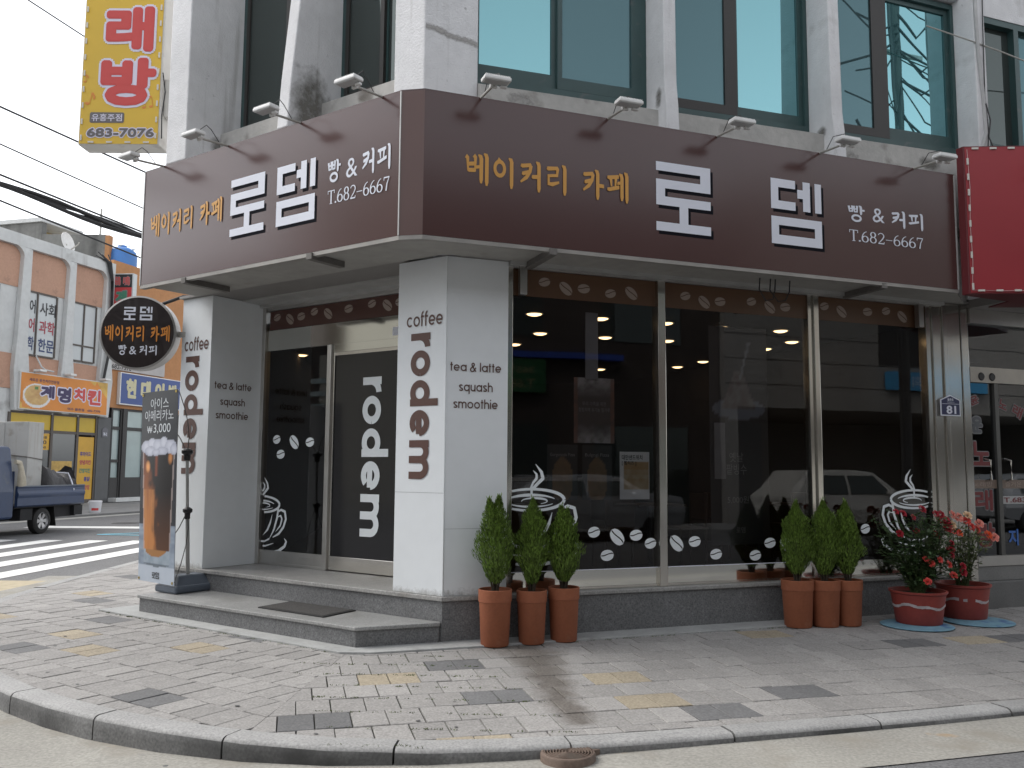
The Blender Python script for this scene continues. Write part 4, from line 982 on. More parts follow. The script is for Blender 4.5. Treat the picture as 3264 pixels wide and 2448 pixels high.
word("&", TL, (-.565, -.426, 4.123, 4.299)).build("lettering", vinylw, sg); letter_part(serif("T.682-6667"), TL, (-.791, -.036, 3.918, 4.045), vinylw, sg)

# --- flood lamps along the top of the sign
def flood(fr, u, d, label, lean=0, z=ZS1):
    base = fr.p(u, d - .05, z); t = thing("sign_floodlight", base, label, "floodlight", "white floodlights along the top of the brown sign")
    hd = fr.p(u + lean, d + .40, z - .02)
    MB().tube([fr.p(u, d - .3, z - .03), fr.p(u, d - .05, z + .012), fr.p(u + lean * .9, d + .36, z - .02)], .012, 8).build("arm", armm, t)
    H_ = Fr(hd, fr.n); b = MB(); b.box(H_, -.118, .118, -.055, .06, -.0, .032); ho = b.build("housing", lampw, t, bev=.008)
    b = MB()
    for k in range(15): b.box(H_, -.107 + k * .0148, -.101 + k * .0148, -.05, .055, .032, .042)
    b.build("heat_sink", lampw, ho)
    b = MB(); b.box(H_, -.10, .10, -.042, .048, -.006, -.0005); b.build("lens", lampl, ho)
    b = MB(); b.box(H_, -.03, .03, -.085, -.06, -.022, .02); b.box(H_, .05, .105, -.05, -.015, -.028, -.007); b.build("bracket", lampw, t, bev=.004)
    MB().tube([fr.p(u + lean + .05, d + .38, z + .03), fr.p(u + lean + .06, d + .30, z + .11), fr.p(u + lean, d + .2, z + .11), fr.p(u + lean * .5, d + .1, z + .01)], .004, 6).build("cable", blackm, t)
for u, lb in ((-1.239, "white floodlight on the street side of the sign, nearest the corner"), (.003, "white floodlight above the yellow lettering of the street side"), (1.186, "white floodlight just left of centre above the big white letters of the street side"), (2.414, "white floodlight above the second big white letter of the street side"), (3.656, "white floodlight at the far end of the sign beside the red sign")):
    flood(R, u, .6, lb)
for u, lb in ((-3.353, "white floodlight above the yellow lettering of the entrance side, under the yellow sign"), (-2.266, "white floodlight in front of the leftmost stucco fin"), (-1.196, "white floodlight in front of the stained stucco fin of the entrance side"), (-.154, "white floodlight at the right end of the entrance side, by the corner pier")):
    flood(L, u, .75, lb)
flood(Fr(L.p(-3.95, .2, 0), (-1, .1, 0)), -.35, .0, "white floodlight sticking out past the left end of the brown sign", z=4.12)
# ================================================================== PLANTS AND POTS BY THE CAFE
terra = M("terracotta", (.30, .098, .046), .75, nz=[(4, .12), (40, .08)], nz2=[(5, (.36, .19, .125), .62, .82), (7, (.16, .055, .03), .66, .82)], bump=(60, .15, .003))
soil = M("potting_soil", (.035, .024, .017), .95, nz=(30, .4), bump=(50, 1, .01))
bark = M("bark", (.05, .036, .024), .9, nz=(20, .3))
conif = M("conifer_green", (.118, .195, .028), .6, nz=[(9, .28)], nz2=(17, (.15, .115, .035), .66, .80), isl=.55)
def fan(mb, c, dirv, upv, l, wd, rnd):
    side = dirv.cross(upv).normalized()
    t = (upv * rnd.uniform(.75, 1) + dirv * rnd.uniform(.2, .6)).normalized()
    pts = [c - side * wd * .15, c + t * l * .45 - side * wd * .5 + dirv * rnd.uniform(-.003, .006), c + t * l + side * rnd.uniform(-.2, .2) * wd, c + t * l * .5 + side * wd * .5 + dirv * rnd.uniform(-.003, .006), c + side * wd * .15]
    b = len(mb.v); mb.v += pts; mb.f += [[b, b + 1, b + 2], [b, b + 2, b + 4], [b + 4, b + 2, b + 3]]; mb.m += [0] * 3; mb.s += [False] * 3
def conifer(H, Rm, tips, seed):
    """crown in local coordinates, z=0 at the soil; tips = [(dx, dy, relative height, width share)]"""
    r_ = random.Random(seed); mb = MB()
    def prof(t): return (.30 + .70 * max(0, min(1, t / .34)) ** .9) * (1 - max(0, (t - .36) / .64) ** 1.45) * .97 + .02
    tot = 8200
    lumps = [(r_.uniform(0, 6.28), r_.uniform(.1, .9), r_.uniform(.07, .16)) for _ in range(26)]
    for dx, dy, rh, sh in tips:
        for k in range(int(tot * sh)):
            t = r_.random() ** .85; a = r_.uniform(0, 2 * pi); h = .06 + (H * rh - .06) * t
            rad_ = prof(t) * Rm
            bump_ = 1 + sum(.32 * math.exp(-(((a - la + pi) % (2 * pi) - pi) ** 2) / .12 - ((t - lt) ** 2) / .006) for la, lt, lw in lumps) - .15
            q = r_.random() ** .38; rr = rad_ * q * bump_
            if len(tips) > 1 and t > .6: ox, oy = dx * Rm * ((t - .6) / .4), dy * Rm * ((t - .6) / .4)
            elif len(tips) > 1: ox = oy = 0
            else: ox, oy = dx * t * Rm, dy * t * Rm
            dv = Vector((cos(a), sin(a), 0)); c = Vector((ox, oy, h)) + dv * rr
            fan(mb, c, dv, Vector((0, 0, 1)), r_.uniform(.024, .050) * (1 - .3 * t), r_.uniform(.006, .012), r_)
        for k in range(18):   # thin leader shoots at the tip
            a = r_.uniform(0, 6.28); t = r_.uniform(.9, 1.03); ox = dx * Rm if len(tips) > 1 else dx * Rm
            fan(mb, Vector((ox + cos(a) * .008, dy * Rm + sin(a) * .008, H * rh * t)), Vector((cos(a), sin(a), 0)), Vector((0, 0, 1)), .045, .012, r_)
    return mb
def pot_plant(u, d, H, Rm, tips, seed, ph, pr, label, rot=0):
    c = R.p(u, d, 0.006); t = thing("potted_conifer", c, label, "potted plant", "conifers in terracotta pots in front of the cafe")
    mb = MB().lathe(c, [(pr * .80, 0), (pr * .84, .008), (pr * .95, ph * .76), (pr * .955, ph * .765), (pr * .955, ph * .775), (pr * 1.0, ph * .782), (pr * 1.01, ph * .97), (pr * 1.015, ph * .99), (pr * .985, ph), (pr * .94, ph * .99), (pr * .92, ph * .93)], 40); mb.build("pot", terra, t)
    rs_ = random.Random(seed); so = MB(); V = [c + Vector((0, 0, ph * .955))]; n = 22
    for rr_, zz in ((.5, .95), (.93, .935)): V += [c + Vector((cos(2 * pi * k / n) * pr * rr_, sin(2 * pi * k / n) * pr * rr_, ph * zz + rs_.uniform(-.006, .006))) for k in range(n)]
    F = [[0, 1 + k, 1 + (k + 1) % n] for k in range(n)] + [[1 + k, 1 + n + k, 1 + n + (k + 1) % n, 1 + (k + 1) % n] for k in range(n)]
    so.add(V, F); so.build("soil", soil, t)
    b = MB(); r_ = random.Random(seed + 50)
    for k in range(6):
        a = k * 1.05; x, y = cos(a) * .02, sin(a) * .02
        b.tube([c + Vector((x, y, ph * .93)), c + Vector((x * 2.2, y * 2.2, ph + .10)), c + Vector((x * 3.2, y * 3.2, ph + H * .45))], [.010, .007, .003], 6)
    b.tube([c + Vector((0, 0, ph * .93)), c + Vector((0.005, 0, ph + H * .5)), c + Vector((0, 0, ph + H * .9))], [.014, .009, .002], 7); b.build("trunk", bark, t)
    mb = conifer(H, Rm, tips, seed); base = c + Vector((0, 0, ph * .97)); ca_, sa_ = cos(rot), sin(rot)
    mb.v = [base + Vector((v.x * ca_ - v.y * sa_, v.x * sa_ + v.y * ca_, v.z)) for v in mb.v]
    mb.build("foliage", conif, t, origin=base)
ru = math.atan2(R.u.y, R.u.x)
pot_plant(-.935, .225, .81, .190, [(-.34, 0, .97, .5), (.16, 0, 1.0, .5)], 1, .485, .147, "potted conifer with a forked double tip beside the right white pillar", ru)
pot_plant(-.590, .232, .80, .160, [(.05, 0, 1, 1)], 2, .465, .136, "slim pointed potted conifer in the middle of the trio by the white pillar", ru)
pot_plant(-.270, .215, .73, .178, [(-.15, .0, 1.0, .55), (.18, 0, .95, .45)], 3, .475, .142, "rightmost potted conifer of the trio by the white pillar, blunt top", ru)
pot_plant(2.235, .31, .765, .185, [(.0, 0, 1, 1)], 4, .46, .158, "leftmost potted conifer of the trio on the right, in front of the middle mullion", ru)
pot_plant(2.520, .37, .78, .185, [(.02, 0, 1, 1)], 5, .455, .150, "middle potted conifer of the trio near the red roses", ru)
pot_plant(2.785, .40, .775, .170, [(-.06, 0, 1, 1)], 6, .45, .140, "rightmost potted conifer of the trio, next to the red rose bush", ru)

# --- rose bushes in red tubs on blue discs
tubm = M("red_plastic_tub", (.27, .045, .034), .6, nz=[(3, .14), (25, .08)])
whitep = M("white_paint_smear", (.46, .40, .40), .7, nz=(14, .25))
leafm = M("rose_leaf", (.045, .085, .028), .5, nz=(10, .3), isl=.5)
leafm2 = M("pale_rose_leaf", (.10, .125, .045), .5, nz=(10, .3), isl=.45)
stemm = M("rose_stem", (.06, .09, .03), .7)
redp, corp, pinkp, creamp, orp = [M(n, c, .55, isl=.16) for n, c in (("red_petal", (.40, .012, .03)), ("coral_petal", (.72, .085, .07)), ("peach_petal", (.80, .30, .24)), ("cream_petal", (.80, .58, .38)), ("orange_petal", (.78, .13, .04)))]
def rose(c, r, facing, mat, parent, seed):
    r_ = random.Random(seed); mb = MB(); f = Vector(facing).normalized(); a1 = f.orthogonal().normalized(); a2 = f.cross(a1)
    for ring, (n, rad_, tilt, sz) in enumerate(((5, .95, .25, .75), (5, .68, .55, .68), (4, .42, .85, .55), (3, .2, 1.1, .42))):
        for k in range(n):
            a = 2 * pi * k / n + ring * .5 + r_.uniform(-.15, .15); dv = a1 * cos(a) + a2 * sin(a); sv = f.cross(dv)
            c0 = Vector(c) + dv * rad_ * r * .35 + f * ring * r * .10
            tip = c0 + (dv * cos(tilt) + f * sin(tilt)) * r * sz
            mid = c0 + (dv * cos(tilt + .35) + f * sin(tilt + .35)) * r * sz * .6
            w_ = r * sz * .62
            mb.add([c0 - sv * w_ * .25, mid - sv * w_, tip - sv * w_ * .6 , tip + f * r * .04, tip + sv * w_ * .6, mid + sv * w_, c0 + sv * w_ * .25], [[0, 1, 2, 3], [0, 3, 4, 5], [0, 5, 6]])
    mb.build("rose", mat, parent)
def leaf(mb, c, dv, nv, l, w_):
    sv = dv.cross(nv).normalized()
    b = len(mb.v); mb.v += [c, c + dv * l * .35 + sv * w_ * .5, c + dv * l * .75 + sv * w_ * .38, c + dv * l, c + dv * l * .75 - sv * w_ * .38, c + dv * l * .35 - sv * w_ * .5, c + dv * l * .5 - nv * w_ * .12]
    mb.f += [[b + i, b + (i + 1) % 6, b + 6] for i in range(6)]; mb.m += [0] * 6; mb.s += [False] * 6
def rose_bush(u, d, rt_, rb_, h, label, roses, nst, spread, hmax, lm, seed, nleaf, lean):
    c = R.p(u, d, .022); t = thing("rose_bush", c, label, "rose bush", "rose bushes in red tubs")
    MB().lathe(c, [(rb_, 0), (rb_ + .006, .006), (rb_ + (rt_ - rb_) * .55, h * .55), (rt_ - .004, h * .9), (rt_ + .012, h * .94), (rt_ + .014, h), (rt_ - .008, h), (rt_ - .02, h * .86)], 40).build("tub", tubm, t)
    r_ = random.Random(seed); n = 40; b = MB()
    for k in range(n):
        a0, a1 = 2 * pi * k / n, 2 * pi * (k + 1) / n; wob = lambda a: .014 * sin(3 * a + seed) + .008 * sin(7 * a)
        if r_.random() < .12: continue
        q = []
        for a, s_ in ((a0, -1), (a1, -1), (a1, 1), (a0, 1)):
            z = h * .56 + wob(a) + s_ * r_.uniform(.010, .017); rr = rb_ + (rt_ - rb_) * (z / h) * 1.0 + .0065
            q.append(c + Vector((cos(a) * rr, sin(a) * rr, z)))
        b.add(q, [[0, 1, 2, 3]])
    b.build("paint_band", whitep, t)
    MB().lathe(c, [(.001, h * .88), (rt_ * .6, h * .89), (rt_ - .018, h * .87)], 30).build("soil", soil, t)
    st = MB(); lf = MB(); tips = [R.p(q[0], q[1], q[2]) for q in roses]
    for k in range(nst):
        if k < len(tips): e = tips[k] - Vector((0, 0, .01))
        else:
            a = r_.uniform(0, 2 * pi); e = c + Vector((cos(a) * spread * r_.uniform(.3, 1), sin(a) * spread * .8 * r_.uniform(.3, 1), h + (hmax - h) * r_.uniform(.35, 1)))
        a = r_.uniform(0, 6.28); s0 = c + Vector((cos(a) * .05, sin(a) * .05, h * .86)); m_ = s0.lerp(e, .5) + Vector((r_.uniform(-.05, .05), r_.uniform(-.05, .05), .07))
        P = [s0, s0.lerp(m_, .5) + Vector((0, 0, .02)), m_, m_.lerp(e, .5) + Vector((0, 0, .02)), e]
        st.tube(P, [.006, .005, .004, .003, .002], 5, cap=False)
        for j in range(nleaf):
            t_ = r_.uniform(.12, 1.0); i = min(3, int(t_ * 4)); q = P[i].lerp(P[i + 1], t_ * 4 - i)
            a = r_.uniform(0, 6.28); dv = Vector((cos(a), sin(a), r_.uniform(-.35, .45))).normalized()
            q = q + dv * r_.uniform(0, .05)
            for s_ in range(3):    # leaflets
                d2 = (dv + Vector((r_.uniform(-.7, .7), r_.uniform(-.7, .7), r_.uniform(-.4, .4)))).normalized()
                nv = Vector((r_.uniform(-.5, .5), r_.uniform(-.5, .5), 1)).normalized()
                leaf(lf, q + dv * .018 * s_, d2, nv, r_.uniform(.03, .05), r_.uniform(.018, .030))
    st.build("stems", stemm, t); lf.build("leaves", lm, t)
    for k, q in enumerate(roses):
        rose(R.p(*q[:3]), q[3], Vector((R.n.x * .9 + r_.uniform(-.4, .4), R.n.y * .9, .5 + r_.uniform(-.2, .3))), q[4], t, seed * 100 + k)
reds = [(3.19, 1.14), (3.28, 1.12), (3.53, 1.16), (3.41, 1.08), (3.71, 1.11), (3.78, 1.10), (3.74, 1.05), (3.85, 1.05), (3.87, 1.0), (3.45, .94), (3.23, .92), (3.70, .90), (3.91, .81), (3.90, .69), (3.89, .74), (3.84, .96), (4.05, .57), (4.05, .51), (3.87, .94), (3.80, 1.06), (3.83, 1.0)]
ro1 = [(u, .65, z, .034 + .006 * ((k * 7) % 3), redp) for k, (u, z) in enumerate(reds)] + [(u, .77, z, .034 if k in (1, 5) else .042, corp) for k, (u, z) in enumerate([(3.50, .63), (3.62, .66), (3.73, .61), (3.79, .50), (3.45, .45), (3.43, .67)])]
rose_bush(3.50, .59, .265, .212, .325, "rose bush full of dark red roses in a red tub with a white paint band", ro1, 95, .43, 1.10, leafm, 21, 15, 0)
pe = [(4.09, 1.09, pinkp), (4.18, 1.06, pinkp), (4.31, 1.08, creamp), (4.29, 1.02, corp), (4.35, .96, corp), (4.47, .99, pinkp), (4.11, .92, corp), (4.17, .90, orp), (4.43, .93, corp), (4.59, .87, orp), (4.68, .84, pinkp), (4.09, .98, creamp)]
rose_bush(4.235, .47, .262, .215, .35, "peach and coral rose bush in the dark red tub next to the red roses", [(u, .50, z, .050, m_) for u, z, m_ in pe], 38, .36, .98, leafm2, 33, 11, 0)
bluem = M("blue_plastic_disc", (.16, .30, .38), .6, nz=[(4, .15), (30, .08)], nz2=(6, (.06, .14, .30), .55, .68))
for (u, d, lb) in ((3.40, .66, "pale blue plastic disc under the tub of dark red roses"), (4.19, .68, "pale blue plastic disc under the tub of peach roses")):
    MB().lathe(R.p(u, d, .0), [(.001, .004), (.33, .004), (.345, .010), (.345, .017), (.33, .021), (.001, .021)], 40).build("plant_stand_disc", bluem, None, lb, "plant stand", "blue discs under the rose tubs", bev=.004)

# --- door mat, banner stand
t = thing("door_mat", L.p(-1.45, .19, .19), "dark grey rubber door mat lying on the entrance step", "door mat")
mq = [(-1.87, .462), (-2.0, -.0), (-1.05, .012), (-.985, .488)]
mq = [(-1.90, .47), (-1.93, .03), (-1.02, .03), (-.985, .485)]
mb = MB(); mb.plan(pl(*[L.p(v, e, 0) for v, e in mq]), .191, .201); mb.build("border", rubber, t, bev=.003)
mb = MB(); mb.plan(pl(*[L.p(-1.455 + (v + 1.455) * .93, .255 + (e - .255) * .90, 0) for v, e in mq]), .2005, .204)
mb.build("pile", M("mat_pile", (.055, .052, .05), .95, nz=(120, .5), bump=(150, 1, .006)), t)
bn = thing("banner_stand", L.p(-3.45, .15, .19), "tall narrow banner of an iced americano on a pole with a blue grey water base", "banner stand")
slate = M("blue_grey_plastic", (.105, .125, .155), .6, nz=(4, .08))
mb = MB(); mb.box(L, -3.655, -3.27, -.16, .43, .192, .275); mb.build("base", slate, bn, bev=.025)
a = [L.p(-3.635, -.14, .27), L.p(-3.29, -.14, .27), L.p(-3.29, .41, .27), L.p(-3.635, .41, .27)]; b = [L.p(-3.55, -.05, .37), L.p(-3.375, -.05, .37), L.p(-3.375, .33, .37), L.p(-3.55, .33, .37)]
MB().prism(a[::-1], b[::-1]).build("base_top", slate, bn, bev=.012)
pg = M("grey_pole", (.40, .40, .385), .45, .2)
pb, pt = L.p(-3.44, .17, .36), L.p(-3.50, .20, 1.69)
MB().tube([pb, pb.lerp(pt, .50)], .021, 14).build("pole", pg, bn); MB().tube([pb.lerp(pt, .5), pt], .017, 14).build("pole", pg, bn)
for f, r0 in ((.50, .030), (.985, .036)):
    q = pb.lerp(pt, f); MB().lathe(q, [(r0 * .8, -.06), (r0, -.05), (r0, .0), (r0 * 1.7, .02), (r0 * 1.7, .05), (r0 * .8, .07)], 14).build("joint", blackm, bn)
hub = pb.lerp(pt, 1.0); hub2 = pb.lerp(pt, .52)
BU, BD = (-4.0, -3.325, .455), (2.375, .300)
cs = [(L.p(-3.335, .45, 2.36), hub), (L.p(-3.985, .45, 2.355), hub), (L.p(-3.275, .45, .315), hub2), (L.p(-3.92, .45, .33), hub2)]
for e, h_ in cs:
    m_ = h_.lerp(e, .5) + L.n * -.06
    MB().tube([h_, h_.lerp(m_, .5) - L.n * .02, m_, m_.lerp(e, .5) - L.n * .01, e], [.006, .0055, .005, .005, .005], 8).build("arm", M("fibre_rod", (.10, .10, .095), .5), bn)
# printed cloth: slightly leaning parallelogram (bottom shifted to the right)
def SB(a, b, e=0):    # a 0..1 across, b 0..1 up
    u = -3.925 + (.655 + .005 * b) * a - .085 * b; z = .292 + (2.372 - .292) * b + (.008 * (2 * a - 1)) * (2 * b - 1)
    return L.p(u, .452 + .012 * sin(a * 3.1) * sin(b * 3.1) + e, z)
def drink(a, b):
    dark = (.030, .033, .040); c = dark
    if b < .30: c = lerp((.36, .42, .50), (.16, .2, .26), fbm(a * 4, b * 40, 2) * 1.2)
    if b < .085: c = lerp((.44, .50, .58), (.50, .55, .62), fbm(a * 9, b * 30))
    gl, gr = .05 + .12 * (1 - b / .72), .96 - .12 * (1 - b / .72)
    if .080 + .03 * abs(a - .5) < b < .70 and gl < a < gr:      # the glass
        x = (a - gl) / (gr - gl)
        if b < .165:
            c = lerp((.22, .28, .34), (.44, .50, .56), fbm(x * 6, b * 24, 5)); c = lerp(c, (.06, .08, .10), .7 if b < .098 else 0)
            if b > .130 and .08 < x < .88 and (x - .45) ** 2 * .18 < (b - .130): c = (.36, .17, .055)
        else:
            warm = lerp((.46, .17, .045), (.13, .030, .012), max(0, (b - .26) / .40)); core = lerp((.10, .038, .016), (.010, .008, .009), (b - .15) / .32)
            k = (x - .34) * 6 + (fbm(x * 5, b * 14, 9) - .5) * 1.8 + max(0, b - .42) * 9
            c = lerp(warm, core, k)
            if b < .48 and x < .42: c = lerp(c, (.60, .27, .09), .75 * fbm(x * 12, b * 7, 1))
            if .56 < b < .64 and .10 < x < .26: c = lerp(c, (.85, .38, .13), max(0, 1 - (((x - .18) / .09) ** 2 + ((b - .60) / .035) ** 2)))
            if .60 < b < .68 and .80 < x < .97: c = lerp(c, (.62, .26, .08), max(0, .9 - (((x - .88) / .08) ** 2 + ((b - .645) / .04) ** 2)))
            if .55 < b < .67 and .40 < x < .52: c = lerp(c, (.34, .08, .03), .7 * max(0, 1 - abs(x - .46) / .06))
            if x < .035 or x > .965: c = lerp(c, (.50, .42, .40), .6)
    for (ix, iy, rx, ry, sh) in ICE:
        iy -= .018
        q = ((a - ix) / rx) ** 2 + ((b - iy) / ry) ** 2
        if q < 1: c = lerp((.60, .62, .70), (.34, .36, .45), q * .7 + sh + .35 * fbm(a * 16, b * 60, 7) - .2)
    return c
ICE = [(.16, .722, .15, .034, .1), (.33, .738, .13, .030, .0), (.50, .730, .14, .034, .15), (.66, .742, .10, .034, .0), (.84, .722, .15, .036, .05), (.28, .70, .16, .026, .2), (.62, .700, .16, .022, .25), (.45, .692, .12, .018, .3), (.92, .708, .09, .03, .2)]
pr_ = print_sheet("banner_print", SB, 0, 1, 0, 1, 56, 170, drink, bn)
mb = MB(); n = 8
for j in range(n):
    for i in range(n):
        q = [(i / n, j / n), ((i + 1) / n, j / n), ((i + 1) / n, (j + 1) / n), (i / n, (j + 1) / n)]; mb.add([SB(a_, b_, -.006) for a_, b_ in q], [[3, 2, 1, 0]])
mb.build("banner_back", M("white_banner_cloth", (.6, .6, .6), .7), bn)
bw_ = M("banner_white_ink", (.66, .69, .72), .5)
for tx, bx in (("아이스", (.26, .76, .905, .963)), ("아메리카노", (.105, .905, .842, .900)), ("₩", (.18, .325, .778, .815)), ("3,000", (.365, .83, .772, .826))):
    word(tx, lambda a_, b_, e=0: SB(a_, b_, .003 + e), bx).build("lettering", bw_, bn)
for w_, bx in ((ROC, (.40, .495, .022, .052)), (DEM, (.505, .595, .021, .054))): block(w_, lambda a_, b_, e=0: SB(a_, b_, .003 + e), bx).build("lettering", blackm, bn)
for a_, b_ in ((.03, .985), (.95, .99), (.03, .012), (.95, .012)):
    MB().lathe(SB(a_, b_, .001), [(.006, 0), (.014, .0), (.015, .004), (.006, .004)], 12, axis=L.n, caps=False).build("eyelet", M("brass", (.5, .38, .12), .35, .9), bn)

# ================================================================== HANGING SIGNS AT THE LEFT
Y1 = Fr((0, 10.5, 0), (0, -1, 0))
ys = thing("karaoke_sign", (-4.92, 10.6, 5.5), "tall yellow projecting sign with big red letters and a phone number", "sign")
yel = M("yellow_sign_film", (.66, .43, .035), .45, nz=(1.2, .05)); casing = M("sign_casing", (.56, .55, .52), .5, nz=[(2, .1)], nz2=(3, (.38, .36, .33), .6, .8))
MB().box(Y1, -5.445, -4.425, -.30, -.004, 5.53, 8.75).build("casing", casing, ys, bev=.012)
MB().rect(Y1, -5.43, -4.45, 5.545, 8.72, .0).build("face", yel, ys)
YS = lambda e0: (lambda a, b, e=0: Y1.p(a, e0 + e, b))
redv = M("red_vinyl", (.56, .055, .05), .45); lilac = M("pale_outline_vinyl", (.68, .66, .78), .5)
for tx, bx in (("노", (-5.20, -4.55, 7.50, 8.10)), ("래", (-5.165, -4.555, 6.745, 7.345)), ("방", (-5.20, -4.50, 6.035, 6.665))):
    g_ = .03; fat(tx, YS(.004), (bx[0] - g_, bx[1] + g_, bx[2] - g_, bx[3] + g_), .068).build("letter_outline", lilac, ys)
    fat(tx, YS(.008), bx, .036).build("lettering", redv, ys)
dg = M("dark_grey_vinyl", (.13, .12, .12), .5)
MB().sheet(Y1, [(-5.31 + x * .43, 5.815 + y * .135) for x, y in ((.03, 0), (.97, 0), (1, .12), (1, .88), (.97, 1), (.03, 1), (0, .88), (0, .12))], .004).build("name_badge", dg, ys)
word("유흥주점", YS(.007), (-5.285, -4.905, 5.835, 5.93), .012).build("lettering", lilac, ys)
fat("683-7076", YS(.003), (-5.348, -4.482, 5.617, 5.760), .020).build("letter_outline", lilac, ys); fat("683-7076", YS(.0065), (-5.335, -4.495, 5.63, 5.747), .007).build("lettering", dg, ys)
onote = M("orange_note_vinyl", (.66, .24, .035), .5)
def note(cx, cz, k, double, tl):
    c_, s_ = cos(tl), sin(tl); q = []
    T = lambda P: [(cx + (x * c_ - y * s_) * k, cz + (x * s_ + y * c_) * k) for x, y in P]
    heads = (0, .55) if double else (0,)
    b = MB()
    for h in heads:
        b.sheet(Y1, T([(h - .12 + .16 * cos(a), .1 * sin(a)) for a in [i_ * .45 for i_ in range(14)]]), .004)
        V, F = ribbon(T([(h + .03, .0), (h + .03, .75)]), .05 * k); b.add([Y1.p(x, .0045, y) for x, y in V], F)
    V, F = ribbon(T([(.03, .72), (.58, .80)] if double else [(.03, .74), (.2, .55), (.24, .35)]), .14 * k); b.add([Y1.p(x, .005, y) for x, y in V], F)
    b.build("music_note", onote, ys)
note(-4.62, 6.02, .16, True, .15); note(-5.33, 6.06, .2, False, -.2); note(-5.38, 6.35, .12, False, .1)
ledm = M("led_module", (.62, .60, .55), .4); led0 = None
def leds(pts, fr, d, parent, horiz):
    global led0
    for (a, b), hz in zip(pts, horiz):
        if led0 is None:
            q = MB(); F0 = Fr((0, 0, 0), (0, -1, 0)); q.box(F0, -.035, .035, 0, .012, -.010, .010); led0 = q.build("led_module", ledm, parent, origin=(0, 0, 0)); o = led0
        else: o = led0.copy(); COL.objects.link(o)
        o.parent = parent; WL[o.name] = fr.p(a, d, b); o.location = fr.p(a, d, b) - WL[parent.name]
        o.rotation_euler = (0, 0 if hz else pi / 2, math.atan2(fr.u.y, fr.u.x))
pts, hz = [], []
for k in range(13): pts += [(-4.475, 5.65 + k * .21), (-5.405, 5.62 + k * .21)]; hz += [False, False]
for k in range(4): pts.append((-5.28 + k * .23, 5.565)); hz.append(True)
leds(pts, Y1, .002, ys, hz)
mb = MB(); mb.box(Fr((0, 10.65, 0), (0, -1, 0)), -4.425, -3.3, -.03, .03, 6.2, 6.26); mb.build("bracket", armm, ys); MB().box(Fr((0, 10.65, 0), (0, -1, 0)), -4.42, -4.30, -.08, .08, 5.93, 6.42).build("mount_box", casing, ys, bev=.01)
MB().tube([(-4.40, 10.45, 6.45), (-4.36, 10.45, 6.2), (-4.39, 10.45, 5.9), (-4.38, 10.45, 5.6)], .008, 6).build("cable", blackm, ys)

Y2 = Fr((-4.34, 9.95, 3.083), (.07, -1, 0))
rsg = thing("round_sign", Y2.p(0, -.12, -.43), "round dark brown cafe sign in a silver ring hanging beside the left white pillar", "sign")
MB().lathe(Y2.p(0, -.26, 0), [(.425, .06), (.432, .07), (.432, .255), (.412, .262), (.408, .255), (.408, .2)], 56, axis=Y2.n, caps=False).build("ring", M("silver_ring", (.34, .33, .32), .4, .6, nz=(3, .1)), rsg)
MB().lathe(Y2.p(0, -.02, 0), [(.001, .012), (.41, .012)], 56, axis=Y2.n).build("face", M("brown_sign_face", (.038, .026, .025), .35), rsg)
YR = lambda a, b, e=0: Y2.p(a, -.004 + e, b)
rs_ = MB(); block(ROC, YR, (-.165, -.035, .145, .30), rs_).build("lettering", vinylw, rsg); block(DEM, YR, (.015, .155, .145, .305)).build("lettering", vinylw, rsg)
letter_part(brush("베이커리 카페"), YR, (-.375, .365, -.105, .09), vinylo, rsg); letter_part(brush("빵"), YR, (-.21, -.115, -.265, -.145), vinylw, rsg); letter_part(brush("커피"), YR, (.03, .225, -.265, -.145), vinylw, rsg)
word("&", YR, (-.085, -.005, -.255, -.16)).build("lettering", vinylw, rsg)
MB().box(Y2, .42, .75, -.16, -.10, -.03, .03).build("bracket", armm, rsg); MB().tube([Y2.p(.2, -.15, .36), Y2.p(.45, -.15, .46), Y2.p(.62, -.2, .47)], .02, 8).build("bracket", blackm, rsg)

# ================================================================== THE SHOP NEXT DOOR ON THE RIGHT
nb = thing("neighbour_building", R.p(7, 0, 0), "adjoining building on the right with a steel framed karaoke entrance under the red sign", "building")
mb = MB(); mb.box(R, 5.08, 14, -.3, -.05, 7.2, ROOF); mb.box(R, 5.08, 5.3, -.3, -.05, 4.9, 7.2); mb.box(R, 4.985, 14, -.3, .03, 3.56, 5.2); mb.box(R, 5.08, 14, -.3, -.05, 5.2, 5.5); mb.box(R, 8.3, 14, -.3, -.05, 5.5, 7.2); mb.box(R, 8, 14, -.3, -.02, 0, 4.6); mb.box(R, 4.99, 14, -9, -8.8, 0, ROOF); mb.box(R, 5.0, 14, -8.9, -.3, ROOF - .2, ROOF - .02); mb.build("wall", stucco, nb)
f = MB(); f.box(R, 5.3, 5.36, -.2, -.06, 5.5, 7.2); f.box(R, 6.05, 6.13, -.2, -.06, 5.5, 7.2); f.box(R, 5.36, 6.05, -.2, -.06, 7.12, 7.2); f.box(R, 6.13, 8.3, -.2, -.06, 7.12, 7.2); f.box(R, 5.36, 8.3, -.2, -.06, 5.5, 5.57)
wn = f.build("window", greenframe, nb); MB().rect(R, 5.36, 6.05, 5.57, 7.12, -.15).build("pane", darkglass, wn); MB().rect(R, 6.13, 8.3, 5.57, 7.12, -.13).build("pane", screenglass, wn)
f = MB(); f.box(R, 4.99, 9, -.1, .04, 3.28, 3.45); f.build("lintel", steelb, nb); MB().box(R, 4.99, 9, -.3, .62, 3.452, 3.55).build("soffit", soffitdark, nb)
f = MB(); f.box(R, 4.99, 9, -.08, .012, 2.59, 2.77); hd_ = f.build("door_header", M("dull_steel_header", (.42, .39, .35), .32, .8, nz=(3, .12)), nb)
for u in (5.16, 5.33): MB().lathe(R.p(u, .012, 2.66), [(.001, .012), (.04, .012), (.045, .004), (.05, .0)], 16, axis=R.n).build("door_closer", blackm, hd_)
